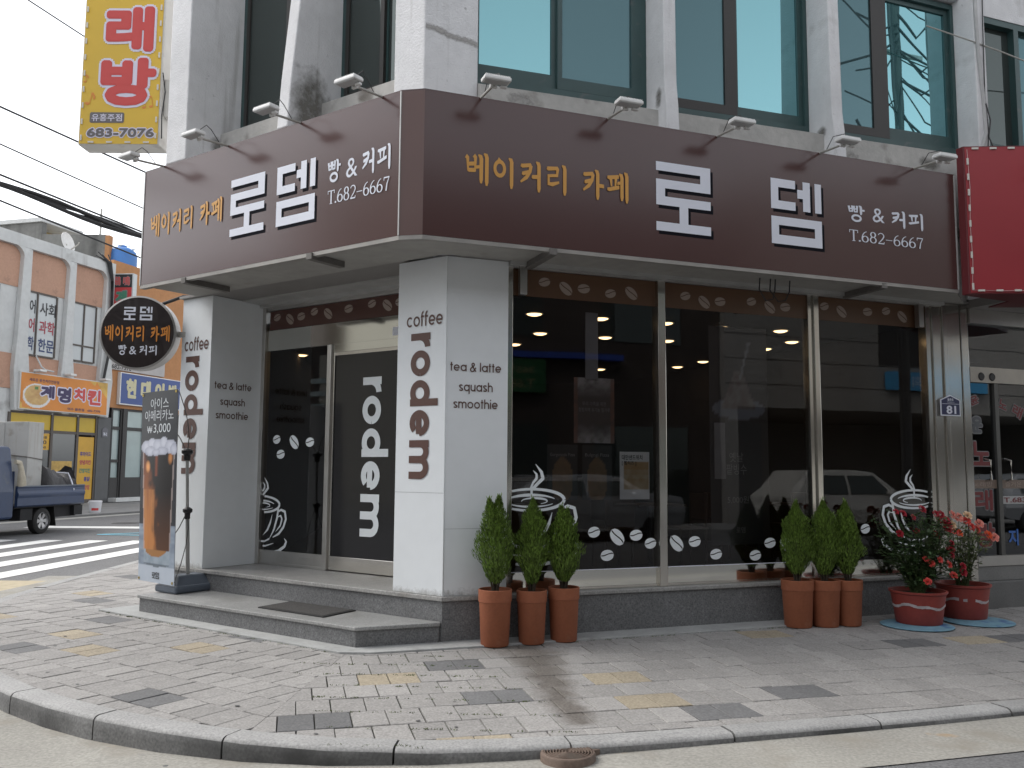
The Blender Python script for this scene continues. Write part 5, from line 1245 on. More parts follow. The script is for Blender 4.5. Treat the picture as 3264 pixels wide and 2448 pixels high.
f = MB(); f.box(R, 4.99, 9, -.08, .012, .47, .585); f.build("bottom_rail", steelb, nb)
for a, b, z_ in ((5.37, 5.43, 2.59), (7.9, 7.96, 3.28)): MB().box(R, a, b, -.07, .0, .585, z_).build("mullion", M("dark_steel", (.12, .12, .115), .4, .6), nb)
nglass = glass("shop_glass_right", (.40, .42, .43), .05, k=1.3)
g1 = MB().rect(R, 4.99, 9, 2.77, 3.28, -.03).build("transom_window", nglass, nb); g2 = MB().rect(R, 4.99, 5.37, .585, 2.59, -.035).build("glass_door", nglass, nb); g3 = MB().rect(R, 5.43, 7.9, .585, 2.59, -.035).build("glass_door", nglass, nb)
for (u, z0, z1), g_ in (((5.20, 1.44, 1.70), g2), ((5.52, 1.44, 1.70), g3)):
    MB().tube([R.p(u, -.03, z1), R.p(u, .05, z1 - .02), R.p(u, .055, (z0 + z1) / 2), R.p(u, .05, z0 + .02), R.p(u, -.03, z0)], .012, 8).build("handle", steel, g_)
NS = lambda e0: (lambda a, b, e=0: R.p(a, e0 + e, b))
redw = M("dull_red_vinyl", (.17, .025, .028), .5); outl = M("white_outline_vinyl", (.20, .20, .205), .5); bluev = M("blue_vinyl", (.03, .12, .40), .5)
def tilt(S, cx, cz, a): return lambda x, z, e=0: S(cx + (x - cx) * cos(a) - (z - cz) * sin(a), cz + (x - cx) * sin(a) + (z - cz) * cos(a), e)
for tx, bx, an, par in (("윤", (5.0, 5.15, 2.33, 2.43), .35, g2), ("노", (5.46, 5.60, 2.29, 2.40), -.3, g3), ("래", (5.68, 5.84, 2.20, 2.34), -.45, g3)):
    cx, cz = (bx[0] + bx[1]) / 2, (bx[2] + bx[3]) / 2
    fat(tx, tilt(NS(-.0325), cx, cz, an), (bx[0] - .012, bx[1] + .012, bx[2] - .012, bx[3] + .012), .014).build("letter_outline", outl, par); word(tx, tilt(NS(-.028), cx, cz, an), bx, .03).build("lettering", redw, par)
for tx, bx, m_ in (("노", (5.0, 5.30, 1.62, 1.90), redw), ("래", (5.02, 5.30, 1.10, 1.34), redw), ("방", (5.03, 5.31, .68, .96), redw), ("운", (5.02, 5.19, 2.0, 2.19), M("clear_vinyl", (.10, .11, .12), .5))):
    fat(tx, NS(-.0325), (bx[0] - .014, bx[1] + .014, bx[2] - .014, bx[3] + .014), .022).build("letter_outline", outl, g2); fat(tx, NS(-.028), bx, .010).build("lettering", m_, g2)
for par, u0, u1 in ((g2, 4.995, 5.37), (g3, 5.43, 7.9)): MB().rect(R, u0, u1, 1.355, 1.455, -.025).build("vinyl_band", M("beige_vinyl", (.20, .15, .12), .5), par)
word("노래방", NS(-.022), (4.995, 5.30, 1.375, 1.435)).build("lettering", beantan, g2); word("즐거운", NS(-.022), (5.50, 5.76, 1.375, 1.435)).build("lettering", beantan, g3)
MB().rect(R, 5.44, 6.3, 1.175, 1.265, -.028).build("phone_strip", M("grey_white_vinyl", (.42, .42, .42), .5), g3); word("T.683-7076", NS(-.025), (5.47, 6.2, 1.19, 1.25), .02).build("lettering", redw, g3)
word("지", NS(-.028), (5.52, 5.68, .69, .88), .03).build("lettering", bluev, g3)
MB().box(R, 4.985, 9, -.4, .06, -.05, .30).build("step", M("worn_granite_step", (.15, .15, .148), .7, nz=[(140, .3), (3, .15)]), nb, bev=.01); MB().box(R, 4.985, 9, -.4, .0, .30, .47).build("step", M("worn_granite_sill", (.2, .2, .195), .6, nz=[(140, .3), (3, .12)]), nb, bev=.008)
mb = MB(); mb.poly([R.p(5.0, -6, .4), R.p(9, -6, .4), R.p(9, -.1, .4), R.p(5.0, -.1, .4)][::-1]); mb.poly([R.p(5.0, -6, 3.4), R.p(9, -6, 3.4), R.p(9, -.1, 3.4), R.p(5.0, -.1, 3.4)]); mb.poly([R.p(5, -6, .4), R.p(9, -6, .4), R.p(9, -6, 3.4), R.p(5, -6, 3.4)]); mb.poly([R.p(9, -6, .4), R.p(9, -.1, .4), R.p(9, -.1, 3.4), R.p(9, -6, 3.4)]); mb.poly([R.p(5, -6, .4), R.p(5, -.1, .4), R.p(5, -.1, 3.4), R.p(5, -6, 3.4)]); mb.build("interior", M("neighbour_interior", (.05, .05, .052), .8, nz=(1, .3)), nb)
RS = Fr(R.p(4.243, .712, 0), Vector((R.p(4.82, .965, 0) - R.p(4.243, .712, 0)).cross(Vector((0, 0, 1))))); 
rsn = thing("red_sign", RS.p(1, -.2, 3.45), "red box sign edged with small light modules at the right border of the picture", "sign")
redf = M("red_sign_film", (.30, .026, .034), .4, nz=(1.2, .08)); redd = M("red_sign_side", (.12, .014, .018), .5)
mb = MB(); q = [RS.p(0, 0, 0), RS.p(2.6, 0, 0), RS.p(2.6, -.8, 0), R.p(5.1, .2, 0), R.p(5.0, .55, 0), R.p(4.238, .62, 0)]
mb.plan(pl(*q), 3.44, 5.07); mb.build("casing", redd, rsn, bev=.006)
MB().rect(RS, .012, 2.58, 3.455, 5.055, .003).build("face", redf, rsn)
pts = [(.035, 3.52 + .172 * k) for k in range(9)] + [(.12 + .19 * k, 3.475) for k in range(6)] + [(.12 + .19 * k, 5.04) for k in range(6)]
leds(pts, RS, .005, rsn, [False] * 9 + [True] * 12)
MB().tube([RS.p(.035, .008, 5.03), RS.p(.05, .009, 4.6), RS.p(.035, .008, 4.2), RS.p(.045, .009, 3.8), RS.p(.03, .008, 3.48), RS.p(.3, .009, 3.47), RS.p(1.2, .008, 3.475)], .004, 5).build("wire", M("pale_wire", (.5, .3, .3), .5), rsn)
word("노래방", lambda a, b, e=0: RS.p(a, .008 + e, b), (.735, 2.5, 3.85, 4.65), .01).build("lettering", vinylw, rsn)
for z in (4.86, 4.75, 3.92): MB().tube([RS.p(.80, .0, z), RS.p(.68, .12, z + .01), RS.p(.62, .2, z)], .008, 6).build("spur", armm, rsn)

# cables and conduit on the end pier
cq = [(4.63, 7.6), (4.62, 6.9), (4.635, 6.4), (4.685, 5.85), (4.70, 5.45), (4.62, 5.24)]
MB().tube([R.p(u + .30, .365, z) for u, z in cq], .022, 10).build("conduit", M("white_conduit", (.42, .42, .42), .7, nz=(9, .15)), None, "crooked white conduit running down the end pier above the red sign", "conduit")
MB().tube([R.p(5.05, .372, 7.6), R.p(5.02, .372, 6.8), R.p(5.0, .372, 5.9), R.p(5.03, .375, 5.5), R.p(5.0, .372, 5.1)], .007, 6).build("cable", blackm, None, "thin black cable beside the white conduit on the end pier", "cable")
MB().tube([R.p(4.99, .39, 5.80), R.p(5.04, .40, 5.6), R.p(5.0, .40, 5.4), R.p(5.12, .39, 5.2), R.p(5.2, .3, 5.0)], .008, 6).build("cable", blackm, None, "looped black cable dropping behind the red sign from the conduit", "cable")
MB().tube([R.p(4.2, .33, 6.62), R.p(4.8, .36, 6.55), R.p(5.3, .36, 6.5), R.p(6.2, .2, 6.52), R.p(8, .1, 6.6)], .008, 6).build("cable", armm, None, "thin grey cable slung across the end pier and the next window", "cable")
for k, (u0, u1) in enumerate(((1.87, 2.06), (2.0, 2.24))):
    m_ = (u0 + u1) / 2; MB().tube([R.p(u0, .3, 3.50), R.p(u0 - .01, .3, 3.38), R.p(m_ - .03, .3, 3.27), R.p(m_ + .06, .3, 3.29), R.p(u1 - .01, .3, 3.38), R.p(u1, .3, 3.50)], .007, 6).build("loose_wire", blackm, None, ("left loop of loose black wire hanging under the brown sign", "right loop of loose black wire hanging under the brown sign")[k], "wire")
# ================================================================== ACROSS THE SIDE STREET (LEFT)
pst = M("pale_painted_concrete", (.60, .61, .605), .85, nz=[(1, .08), (6, .06)], nz2=(1.4, (.30, .29, .28), .62, .8), streak=(2.5, (.28, .26, .25), .62, .82))
brickp = M("peach_render_panel", (.50, .30, .215), .85, nz=[(.9, .10), (12, .08)], nz2=(2.6, (.24, .15, .12), .62, .82), streak=(1.5, (.22, .16, .14), .64, .85))
rawc = M("raw_concrete", (.20, .20, .19), .9, nz=[(.8, .2), (5, .15)], streak=(1.6, (.07, .07, .068), .5, .75))
whitepane = M("white_blind_pane", (.52, .55, .56), .3, nz=(1.5, .05), spec=.6)
palegl = M("pale_reflecting_glass", (.34, .42, .42), .15, nz=(.9, .14), spec=.7)
brownal = M("bronze_window_frame", (.085, .07, .06), .5, nz=(3, .1)); darkfr = M("dark_shopfront_frame", (.028, .026, .026), .5, nz=(2, .1)); greyfr = M("grey_tile_pilaster", (.085, .088, .092), .5, nz=(3, .12))
fb = thing("academy_building", B.p(-4, 0, 0), "pale two storey building with peach panels and lettered windows above the chicken shop", "building")
mb = MB(); mb.box(B, -22, .93, -.5, 0, 3.45, 9.6); mb.box(B, -22, .93, -.5, .22, 9.55, 10.0); mb.box(B, -22, -3.9, -.5, .0, 0, 3.45); mb.build("wall", pst, fb)
def colm(s0, s1, z0=3.5, w2=.0):
    q = [(s0 - .04, z0), (s1 + .02, z0), (s1 + .10, 4.4), (s1 + .16, 5.0), (s1, 6.2), (s1, 9.55), (s0, 9.55), (s0 - .10, 6.2), (s0 - .18, 5.0)]
    MB().slab(B, q, .0, .22).build("column", pst, fb, bev=.03)
    fl = [(s0 + .01, 9.56)] + [(s0 - .42 + .42 * sin(a), 9.13 + .42 * cos(a)) for a in [i * pi / 2 / 8 for i in range(9)]]
    MB().slab(B, fl[1:] + [(s0 + .01, 9.56)][0:1], .0, .215).build("corner_fillet", pst, fb)
for s0, s1 in ((-17.6, -17.22), (-15.3, -14.92), (-13.0, -12.62), (-10.7, -10.32), (-8.4, -8.02), (-6.1, -5.72), (-3.80, -3.43), (-1.55, -1.22), (.50, .93)): colm(s0, s1)
for s0, s1 in ((-17.22, -15.3), (-14.92, -13.0), (-12.62, -10.7), (-10.32, -8.4), (-8.02, -6.1), (-5.72, -3.80), (-3.43, -1.55), (-1.22, .50)):
    MB().box(B, s0, s1, .0, .03, 8.05, 9.56).build("render_panel", brickp, fb); MB().box(B, s0, s1, .0, .03, 4.3, 5.58).build("render_panel", brickp, fb)
def bgwin(s0, s1, z0, z1, cols, rows, mat, d=.02):
    f = MB(); t_ = .06
    xs_ = [s0 + (s1 - s0) * c for c in cols]; zs_ = [z0 + (z1 - z0) * r for r in rows]
    for x in xs_: f.box(B, x - t_ / 2, x + t_ / 2, d, d + .06, z0, z1)
    for z in zs_:
        for a, b in zip(xs_, xs_[1:]): f.box(B, a + t_ / 2, b - t_ / 2, d, d + .06, z - t_ / 2, z + t_ / 2)
    o = f.build("window", brownal, fb)
    for i in range(len(xs_) - 1):
        for j in range(len(zs_) - 1): MB().rect(B, xs_[i] + t_ / 2, xs_[i + 1] - t_ / 2, zs_[j] + t_ / 2, zs_[j + 1] - t_ / 2, d + .02).build("pane", mat, o)
    return o
w1 = bgwin(-3.40, -1.98, 5.62, 8.0, (0, .335, 1), (0, 1), whitepane); w2 = bgwin(-1.20, .12, 5.68, 8.0, (0, .5, 1), (0, .27, 1), whitepane); w3 = bgwin(-5.7, -4.7, 5.6, 8.0, (0, .5, 1), (0, .25, 1), whitepane)
for s0 in (-8.0, -10.3, -12.6, -14.9, -17.2): bgwin(s0, s0 + 1.5, 5.6, 8.0, (0, .5, 1), (0, .27, 1), palegl)
for s0 in (-7.4, -10.4, -13.4, -16.4): bgwin(s0, s0 + 2.4, .5, 3.0, (0, .33, .66, 1), (0, .78, 1), palegl)
BS = lambda d0: (lambda a, b, e=0: B.p(a, d0 + e, b))
cols3 = [M("black_window_letter", (.05, .05, .055), .6), M("red_window_letter", (.38, .06, .08), .6), M("navy_window_letter", (.04, .06, .16), .6)]
for k, (a, b) in enumerate((("어", "사회"), ("어", "과학"), ("학", "한문"))):
    z = 7.2 - k * .70
    word(a, BS(.05), (-3.27, -3.0, z, z + .52), .02).build("lettering", cols3[k], w1); word(b, BS(.05), (-2.78, -2.02, z, z + .50), .02).build("lettering", cols3[k], w1)
# ground floor of the chicken shop
MB().box(B, -3.9, .5, -.3, -.2, 0, 3.5).build("shop_back", inwall, fb)
f = MB()
for s in (-3.86, -1.84, -.51, .52): f.box(B, s - .06, s + .06, -.06, .04, .05, 3.45)
for a, b in ((-3.8, -1.9), (-1.78, -.57), (-.45, .46)):
    f.box(B, a, b, -.06, .03, 2.74, 2.85); f.box(B, a, b, -.06, .03, 3.43, 3.52); f.box(B, a, b, -.06, .03, .05, .16)
f.build("shopfront_frame", brownal, fb)
yfilm = M("yellow_window_film", (.55, .37, .02), .4, nz=(2, .08)); amber = M("amber_window_film", (.60, .34, .03), .45, nz=(2, .1))
for a, b in ((-3.8, -1.9), (-1.78, -.57), (-.45, .46)): MB().rect(B, a, b, 2.85, 3.43, .0).build("film_pane", yfilm, fb)
dkp = glass("dim_shop_pane", (0, 0, 0), .06, body=(.05, .055, .06))
MB().rect(B, -3.8, -1.9, .16, 2.74, .0).build("shop_pane", dkp, fb); MB().rect(B, -1.78, -.57, .16, 2.74, .0).build("shop_pane", dkp, fb)
pq = MB().rect(B, -3.2, -1.92, 2.1, 2.72, .006).build("phone_film", amber, fb)
for tx, bx in (("율촌점", (-2.45, -2.05, 2.52, 2.62)), ("7370", (-2.75, -2.05, 2.31, 2.46)), ("1660", (-2.45, -2.06, 2.15, 2.24))): word(tx, BS(.01), bx, .02).build("lettering", darkfr, pq)
MB().rect(B, -1.75, -.70, .9, 1.68, .006).build("menu_film", M("brown_yellow_film", (.50, .32, .08), .5, nz=(5, .35)), fb)
mn = MB().rect(B, -.44, .44, .1, 2.66, .006).build("menu_film", amber, fb)
mc = [M("navy_menu_letter", (.08, .06, .22), .5), M("crimson_menu_letter", (.40, .05, .08), .5), M("green_menu_letter", (.06, .22, .14), .5)]
for k, (tx, a) in enumerate((("후라이드", -.30), ("양념치킨", -.30), ("간장치킨", -.30), ("통닭", -.02), ("닭강정", -.12))):
    z = 1.88 - k * .335; word(tx, BS(.01), (a, .31, z, z + .19), .04).build("lettering", mc[k % 3], mn)
MB().box(B, .56, 1.40, -.2, .06, 0, 3.52).build("tile_pilaster", greyfr, fb)
MB().slab(B, [(.80, 2.70), (1.12, 2.70), (1.12, 3.02), (.96, 3.10), (.80, 3.02)], .06, .08).build("number_plate", M("grey_plate", (.12, .12, .14), .4), fb)
word("78-2", BS(.083), (.85, 1.07, 2.76, 2.88), .02).build("lettering", vinylw, fb)
# chicken sign
cs_ = thing("chicken_shop_sign", B.p(-1.5, .2, 3.55), "long orange fried chicken sign with a plate of chicken and navy and red letters", "sign")
orf = M("orange_sign_film", (.66, .235, .03), .45, nz=(.6, .16))
MB().box(B, -3.75, .76, .0, .29, 3.55, 4.95).build("casing", M("sign_edge_white", (.6, .6, .58), .5), cs_, bev=.015); MB().rect(B, -3.70, .72, 3.59, 4.91, .294).build("face", orf, cs_)
def chick(a, b):
    x, y = (a - .5) * 2, (b - .5) * 2; r_ = math.hypot(x, y)
    if abs(x) < .88 and -.75 < y < .95 and (x / .86) ** 2 + ((y - .05) / .82) ** 2 < 1: return lerp((.42, .20, .06), (.62, .42, .16), fbm(a * 9, b * 9, 3) * 1.2) if not (abs(x + .05) < .14 and abs(y - .62) < .14) else (.07, .20, .04)
    if x * x + (y / .98) ** 2 < 1: return lerp((.62, .64, .62), (.70, .70, .68), r_)
    return (.66, .235, .03)
print_sheet("plate_picture", BS(.297), -3.60, -2.28, 3.63, 4.56, 40, 34, chick, cs_)
for q in ([(.1, 4.91), (.72, 4.91), (.72, 4.25), (.45, 4.5)], [(-.3, 4.91), (.1, 4.91), (.0, 4.72)], [(-3.7, 3.59), (-3.2, 3.59), (-3.7, 3.85)]): MB().sheet(B, q, .2955).build("yellow_shard", M("pale_orange_print", (.68, .42, .09), .5, nz=(3, .3)), cs_)
navyv = M("navy_vinyl", (.045, .03, .10), .5)
for tx, bx, m_ in (("계", (-2.78, -2.10, 4.04, 4.52), navyv), ("명", (-1.94, -1.26, 3.93, 4.52), navyv), ("치", (-1.10, -.52, 4.06, 4.56), redv), ("킨", (-.38, .36, 3.95, 4.57), redv)):
    fat(tx, BS(.299), (bx[0] - .05, bx[1] + .05, bx[2] - .05, bx[3] + .05), .085).build("letter_outline", lilac, cs_); fat(tx, BS(.304), bx, .036).build("lettering", m_, cs_)
word("새로운 퓨전치킨전문점", BS(.299), (-3.33, -1.9, 4.62, 4.74), .015).build("lettering", navyv, cs_); word("여수 율촌점   682-7370", BS(.299), (-1.41, .36, 3.66, 3.77), .02).build("lettering", navyv, cs_)
for s in (-3.0, -1.5, .4):
    MB().box(B, s - .16, s + .16, .28, .60, 4.98, 5.07).build("lamp_head", lampw, cs_, bev=.02); MB().tube([B.p(s, .05, 4.96), B.p(s, .35, 5.02)], .02, 6).build("lamp_arm", armm, cs_)
MB().tube([B.p(-2.9, .1, 5.62), B.p(-2.75, .25, 5.2), B.p(-2.6, .3, 5.1), B.p(-2.2, .3, 5.08)], .03, 6).build("support", pst, cs_)
# orange building
ob = thing("orange_building", B.p(4, 0, 0), "orange rendered building with a barber shop and frosted doors beside the chicken shop", "building")
org = M("orange_render", (.46, .225, .10), .85, nz=[(.8, .1), (8, .08)], nz2=(1.2, (.36, .17, .08), .64, .82)); MB().box(B, .93, 14, -.6, .1, 3.95, 10.2).build("wall", org, ob); MB().box(B, .93, 14, -5, -.7, 9.9, 10.15).build("roof", rawc, ob)
MB().box(B, .93, 14, -.6, -.5, 0, 3.95).build("shop_back", inwall, ob)
f = MB()
for s in (1.36, 1.93, 2.25, 3.40, 4.6): f.box(B, s - .05, s + .05, -.1, .06, .15, 3.95)
for a, b in ((1.41, 1.88), (2.30, 3.35), (3.45, 4.55)):
    f.box(B, a, b, -.08, .04, 3.03, 3.17); f.box(B, a, b, -.08, .04, .15, 1.02); f.box(B, a, b, -.08, .04, 3.86, 3.95)
f.box(B, 1.98, 2.20, -.08, .1, .15, 3.95); f.box(B, 1.41, 1.88, -.08, .04, 1.65, 1.78); f.build("door_frame", darkfr, ob)
for a, b, z0, z1 in ((1.41, 1.88, 1.02, 1.65), (1.41, 1.88, 1.78, 3.03), (1.41, 1.88, 3.17, 3.86), (2.30, 3.35, 1.02, 3.03), (2.30, 3.35, 3.17, 3.86), (3.45, 4.55, 1.02, 3.03), (3.45, 4.55, 3.17, 3.86)): MB().rect(B, a, b, z0, z1, -.02).build("frosted_pane", palegl, ob)
MB().box(B, 1.35, 6, -.2, .45, 0, .17).build("step", pst, ob, bev=.02)
bs_ = thing("barber_sign", B.p(3.5, .1, 4.1), "blue barber sign with cream letters on the orange building, half hidden by the banner", "sign")
MB().box(B, 1.50, 5.6, .1, .26, 4.10, 5.48).build("casing", lampw, bs_, bev=.01); MB().rect(B, 1.55, 5.55, 4.15, 5.44, .263).build("face", M("blue_sign_film", (.045, .085, .27), .45, nz=(1, .06)), bs_)
crm = M("cream_vinyl", (.60, .56, .36), .5)
for k, ch in enumerate("현대이발"): fat(ch, BS(.268), (1.85 + k * .93, 2.50 + k * .93, 4.40, 5.25), .05).build("lettering", crm, bs_)
ps = thing("phone_sign", B.p(2.2, .1, 5.55), "pale sign board with a phone number behind the round cafe sign", "sign")
MB().box(B, .97, 4.4, .1, .2, 5.55, 6.15).build("board", M("grey_white_board", (.45, .43, .42), .6, nz=(2, .1)), ps); word("682-7370", BS(.205), (1.0, 2.2, 5.58, 5.78), .02).build("lettering", darkfr, ps)
vsn = thing("hanja_sign", B.p(1.6, .3, 6.2), "narrow upright sign with red Chinese characters on black above a red panel", "sign")
V1_ = Fr(B.p(1.0, .35, 0) + Vector((-.30, 0, 0)), (-.10, -1, 0))
MB().box(V1_, 0, .95, -.3, 0, 6.5, 9.60).build("casing", whitepane, vsn, bev=.01); MB().rect(V1_, .02, .90, 9.0, 9.56, .004).build("black_panel", blackm, vsn); MB().rect(V1_, .02, .90, 6.55, 9.0, .004).build("red_panel", M("red_panel_film", (.50, .045, .05), .45), vsn)
VS = lambda e0: (lambda a, b, e=0: V1_.p(a, e0 + e, b))
for k, ch in enumerate("鷄鳴"): fat(ch, VS(.007), (.07 + k * .42, .41 + k * .42, 9.07, 9.49), .02).build("letter_outline", outl, vsn); word(ch, VS(.010), (.09 + k * .42, .39 + k * .42, 9.09, 9.47), .01).build("lettering", redv, vsn)
fat("계", VS(.006), (.18, .72, 8.28, 8.90), .055).build("letter_outline", outl, vsn); fat("계", VS(.011), (.22, .68, 8.32, 8.86), .025).build("lettering", mc[2], vsn); fat("명", VS(.010), (.22, .68, 7.4, 7.95), .025).build("lettering", mc[2], vsn)
# roofs behind
S2 = Fr((-22.2, 40, 0), tuple(B.n))
rf = thing("rooftop_stairhouse", S2.p(0, -2, 9.4), "raw concrete stair house with a yellowish side and slab roof across the street", "stair house")
MB().box(S2, 0, .3, -6, 0, 9.4, 12.95).build("wall", rawc, rf); MB().box(S2, .3, 2.2, -1.4, -1.2, 9.4, 12.95).build("side_wall", M("yellowish_render", (.56, .43, .20), .85, nz=(2, .1)), rf); MB().box(S2, -.1, 2.5, -6, .08, 12.955, 13.15).build("roof", pst, rf)
P2 = Fr((0, 38.6, 0), (0, -1, 0)); MB().box(P2, -21.4, -18.503, -.25, 0, 9.4, 11.98).build("parapet_wall", rawc, None, "streaked raw concrete parapet wall on the roof behind the satellite dish", "wall"); MB().box(P2, -18.50, -18.30, -.3, .02, 9.4, 11.95).build("parapet_pier", org, None, "narrow orange pier at the end of the concrete parapet beside the blue tank", "pier")
MB().tube([(-18.8, 38.7, 11.9), (-18.8, 38.7, 13.2)], .05, 8).build("vent_pipe", armm, None, "thin grey pipe standing on the concrete parapet", "pipe")
tk = thing("water_tank", (-18.08, 39.4, 10.42), "round blue plastic water tank on the orange roof", "water tank")
bt = M("blue_tank_plastic", (.06, .20, .52), .5, nz=(2, .1)); MB().lathe((-18.08, 39.4, 10.42), [(.62, 0), (.66, .1), (.66, .75), (.60, .95), (.38, 1.12), (.2, 1.16), (.19, 1.25), (.001, 1.25)], 28).build("tank_body", bt, tk)
mb = MB(); rr_ = random.Random(2)
for k in range(40):
    a = rr_.uniform(0, 6.28); q = Vector((-18.08 + cos(a) * rr_.uniform(.1, .5), 39.4 + sin(a) * rr_.uniform(.1, .5), 11.42 + rr_.uniform(.0, .16))); s_ = rr_.uniform(.06, .16)
    mb.poly([q, q + Vector((s_, rr_.uniform(-.1, .1), .02)), q + Vector((s_ * .7, .05, s_ * .7))])
mb.build("tarp_scraps", M("pale_tarp", (.30, .38, .45), .7), tk)
ds = thing("satellite_dish", (-18.95, 36.1, 10.2), "grey satellite dish on the edge of the flat roof", "satellite dish")
MB().lathe((-18.9, 36.1, 10.95), [(.001, -.12), (.18, -.10), (.33, -.05), (.45, .02), (.45, .03), (.33, -.035), (.18, -.085), (.001, -.105)], 28, axis=(.97, -.10, .24)).build("reflector", lampw, ds)
MB().tube([(-18.98, 36.15, 10.9), (-19.0, 36.2, 10.0)], .035, 8).build("mast", armm, ds); MB().tube([(-18.75, 36.0, 10.58), (-18.25, 35.7, 10.75), (-18.2, 35.68, 10.85)], .025, 6).build("feed_arm", armm, ds)
mb = MB(); rr_ = random.Random(8)
for k in range(7):
    o_ = .04 * k - .12; mb.tube([B.p(.10 + o_ * 3, .2, 10.15 + rr_.uniform(-.1, .15)), B.p(.45 + o_, .3, 9.95), B.p(.62 + o_ * .5, .34, 9.2), B.p(.66 + o_ * .5, .34, 8), B.p(.60 + o_ * .4, .34, 6), B.p(.40 + o_ * .4, .34, 5.0)], .025, 5)
mb.build("cable_bundle", blackm, None, "black bundle of cables running down the corner of the pale building", "cable")
bk = thing("paint_bucket", (-13.72, 28.9, 0), "white plastic bucket with a red label on the far pavement", "bucket")
MB().lathe((-13.72, 28.9, 0), [(.165, 0), (.17, .01), (.198, .33), (.21, .33), (.21, .37), (.195, .385), (.001, .385)], 24).build("body", M("white_bucket", (.70, .70, .73), .4), bk)
b = MB(); b.add([Vector((-13.72, 28.9, 0)) + Vector((cos(a) * .186, sin(a) * .186, z)) for z in (.07, .15) for a in (-1.75, -1.45, -1.15, -.85, -.55)], [[k, k + 1, k + 6, k + 5] for k in range(4)]); b.build("label_band", redv, bk)

# --- overhead cables along the side street, each a straight run between poles out of the picture
ck = [("A", (-.584, .559), (-.516, .515), 9.5, .012, "thin cable highest of the row at the upper left behind the yellow sign"), ("B", (-.614, .4277), (-.433, .3464), 8.6, .020, "grey cable crossing the sky just below the yellow sign"),
      ("C", (-.611, .3815), (-.437, .3041), 8.2, .016, "thin cable crossing the sky midway below the yellow sign"), ("D2", (-.608, .3438), (-.4377, .2759), 7.55, .022, "cable running just above the thick black bundle"),
      ("E", (-.606, .3123), (-.437, .2445), 7.0, .020, "lowest cable crossing in front of the stair house roof")]
def catenary(a, b, sag, n=26): return [a.lerp(b, k / n) + Vector((0, 0, -sag * 4 * (k / n) * (1 - k / n))) for k in range(n + 1)]
wire = M("cable_black", (.03, .03, .032), .6)
def cable_line(k1, k2, z):
    h = z - 1.55; y1, y2 = h / k1[1], h / k2[1]; a = Vector((k1[0] * y1, y1, z)); b = Vector((k2[0] * y2, y2, z)); d = b - a
    return a - d * 2.2, b + d * 3.2
for nm, k1, k2, z, r_, lb in ck:
    a, b = cable_line(k1, k2, z); MB().tube(catenary(a, b, .04), r_, 6).build("overhead_cable", wire, None, lb, "overhead cable", "overhead cables along the side street")
a, b = cable_line((-.6077, .3315), (-.4377, .2705), 7.4); mb = MB(); rr_ = random.Random(6)
for k in range(7):
    o_ = Vector((rr_.uniform(-.05, .05), 0, rr_.uniform(-.09, .09))); P = catenary(a + o_, b + o_, .05, 40); P = [q + Vector((0, 0, .05 * sin(i * .9 + k * 1.3))) for i, q in enumerate(P)]; mb.tube(P, .030, 6)
mb.build("overhead_cable", wire, None, "thick black bundle of cables at the left", "overhead cable", "overhead cables along the side street")

# ================================================================== THE BLUE PICKUP
tA = rad(8); TK = Fr((-10.904, 20.472, -.05), (cos(tA), -sin(tA), 0))      # u towards the rear, n towards us
tr_ = thing("pickup_truck", TK.p(0, -.8, 0), "small dark blue pickup truck with a loaded bed parked beyond the crosswalk", "truck")
tblue = M("faded_blue_paint", (.022, .042, .100), .45, nz=[(1.5, .1), (12, .08)], nz2=(4, (.06, .07, .09), .64, .8), spec=.5, coat=.2); dchas = M("truck_chassis", (.014, .014, .016), .8, nz=(4, .2))
prof = [(0, .0), (.03, .03), (.03, .20), (.05, .26), (.05, .30), (.015, .36), (.015, .42), (.03, .45)]
b = MB(); n = len(prof)
V = []
for u in (-.98, 1.40): V += [TK.p(u, .02 + d, .65 + z) for d, z in prof] + [TK.p(u, -.02, 1.10), TK.p(u, -.02, .65)]
m_ = n + 2; F = [[i, (i + 1) % m_, m_ + (i + 1) % m_, m_ + i] for i in range(m_)] + [list(range(m_))[::-1], list(range(m_, 2 * m_))]; b.add(V, F); b.build("bed_side", tblue, tr_)
MB().box(TK, -.98, 1.42, -.02, .04, 1.10, 1.125).build("bed_rail", M("worn_rail", (.14, .16, .19), .4, .5), tr_)
b = MB(); b.box(TK, -.98, 1.38, -1.62, -.02, .62, .68); b.build("bed_floor", dchas, tr_); MB().box(TK, -.98, 1.40, -1.66, -1.62, .65, 1.12).build("bed_side", tblue, tr_)
MB().box(TK, 1.39, 1.44, -1.66, .03, .65, 1.12).build("tailgate", tblue, tr_, bev=.012); MB().box(TK, -1.02, -.985, -1.6, -.05, .65, 1.45).build("bed_front", tblue, tr_)
b = MB(); b.box(TK, -3.2, 1.3, -1.3, -.35, .34, .62); b.box(TK, .45, 1.3, -.32, -.1, .36, .62); b.box(TK, -.75, -.35, -.30, -.04, .34, .60); b.build("chassis", dchas, tr_)
MB().box(TK, 1.1, 1.42, -.10, .0, .38, .62).build("tail_lamp_box", dchas, tr_); MB().box(TK, 1.405, 1.43, -.3, -.06, .45, .58).build("tail_light", redv, tr_)
cb = MB()
def ring(u, z0, z1, inx): return [TK.p(u, .03, z0), TK.p(u, .03, 1.0), TK.p(u, .0 - inx, z1), TK.p(u, -1.62 + inx, z1), TK.p(u, -1.65, 1.0), TK.p(u, -1.65, z0)]
st = [(-1.06, .42, 1.92, .14), (-1.12, .40, 2.0, .10), (-2.2, .40, 2.0, .10), (-2.6, .40, 1.2, .04), (-2.72, .40, 1.05, .0)]
for i, q in enumerate(st): cb.v += ring(*q)
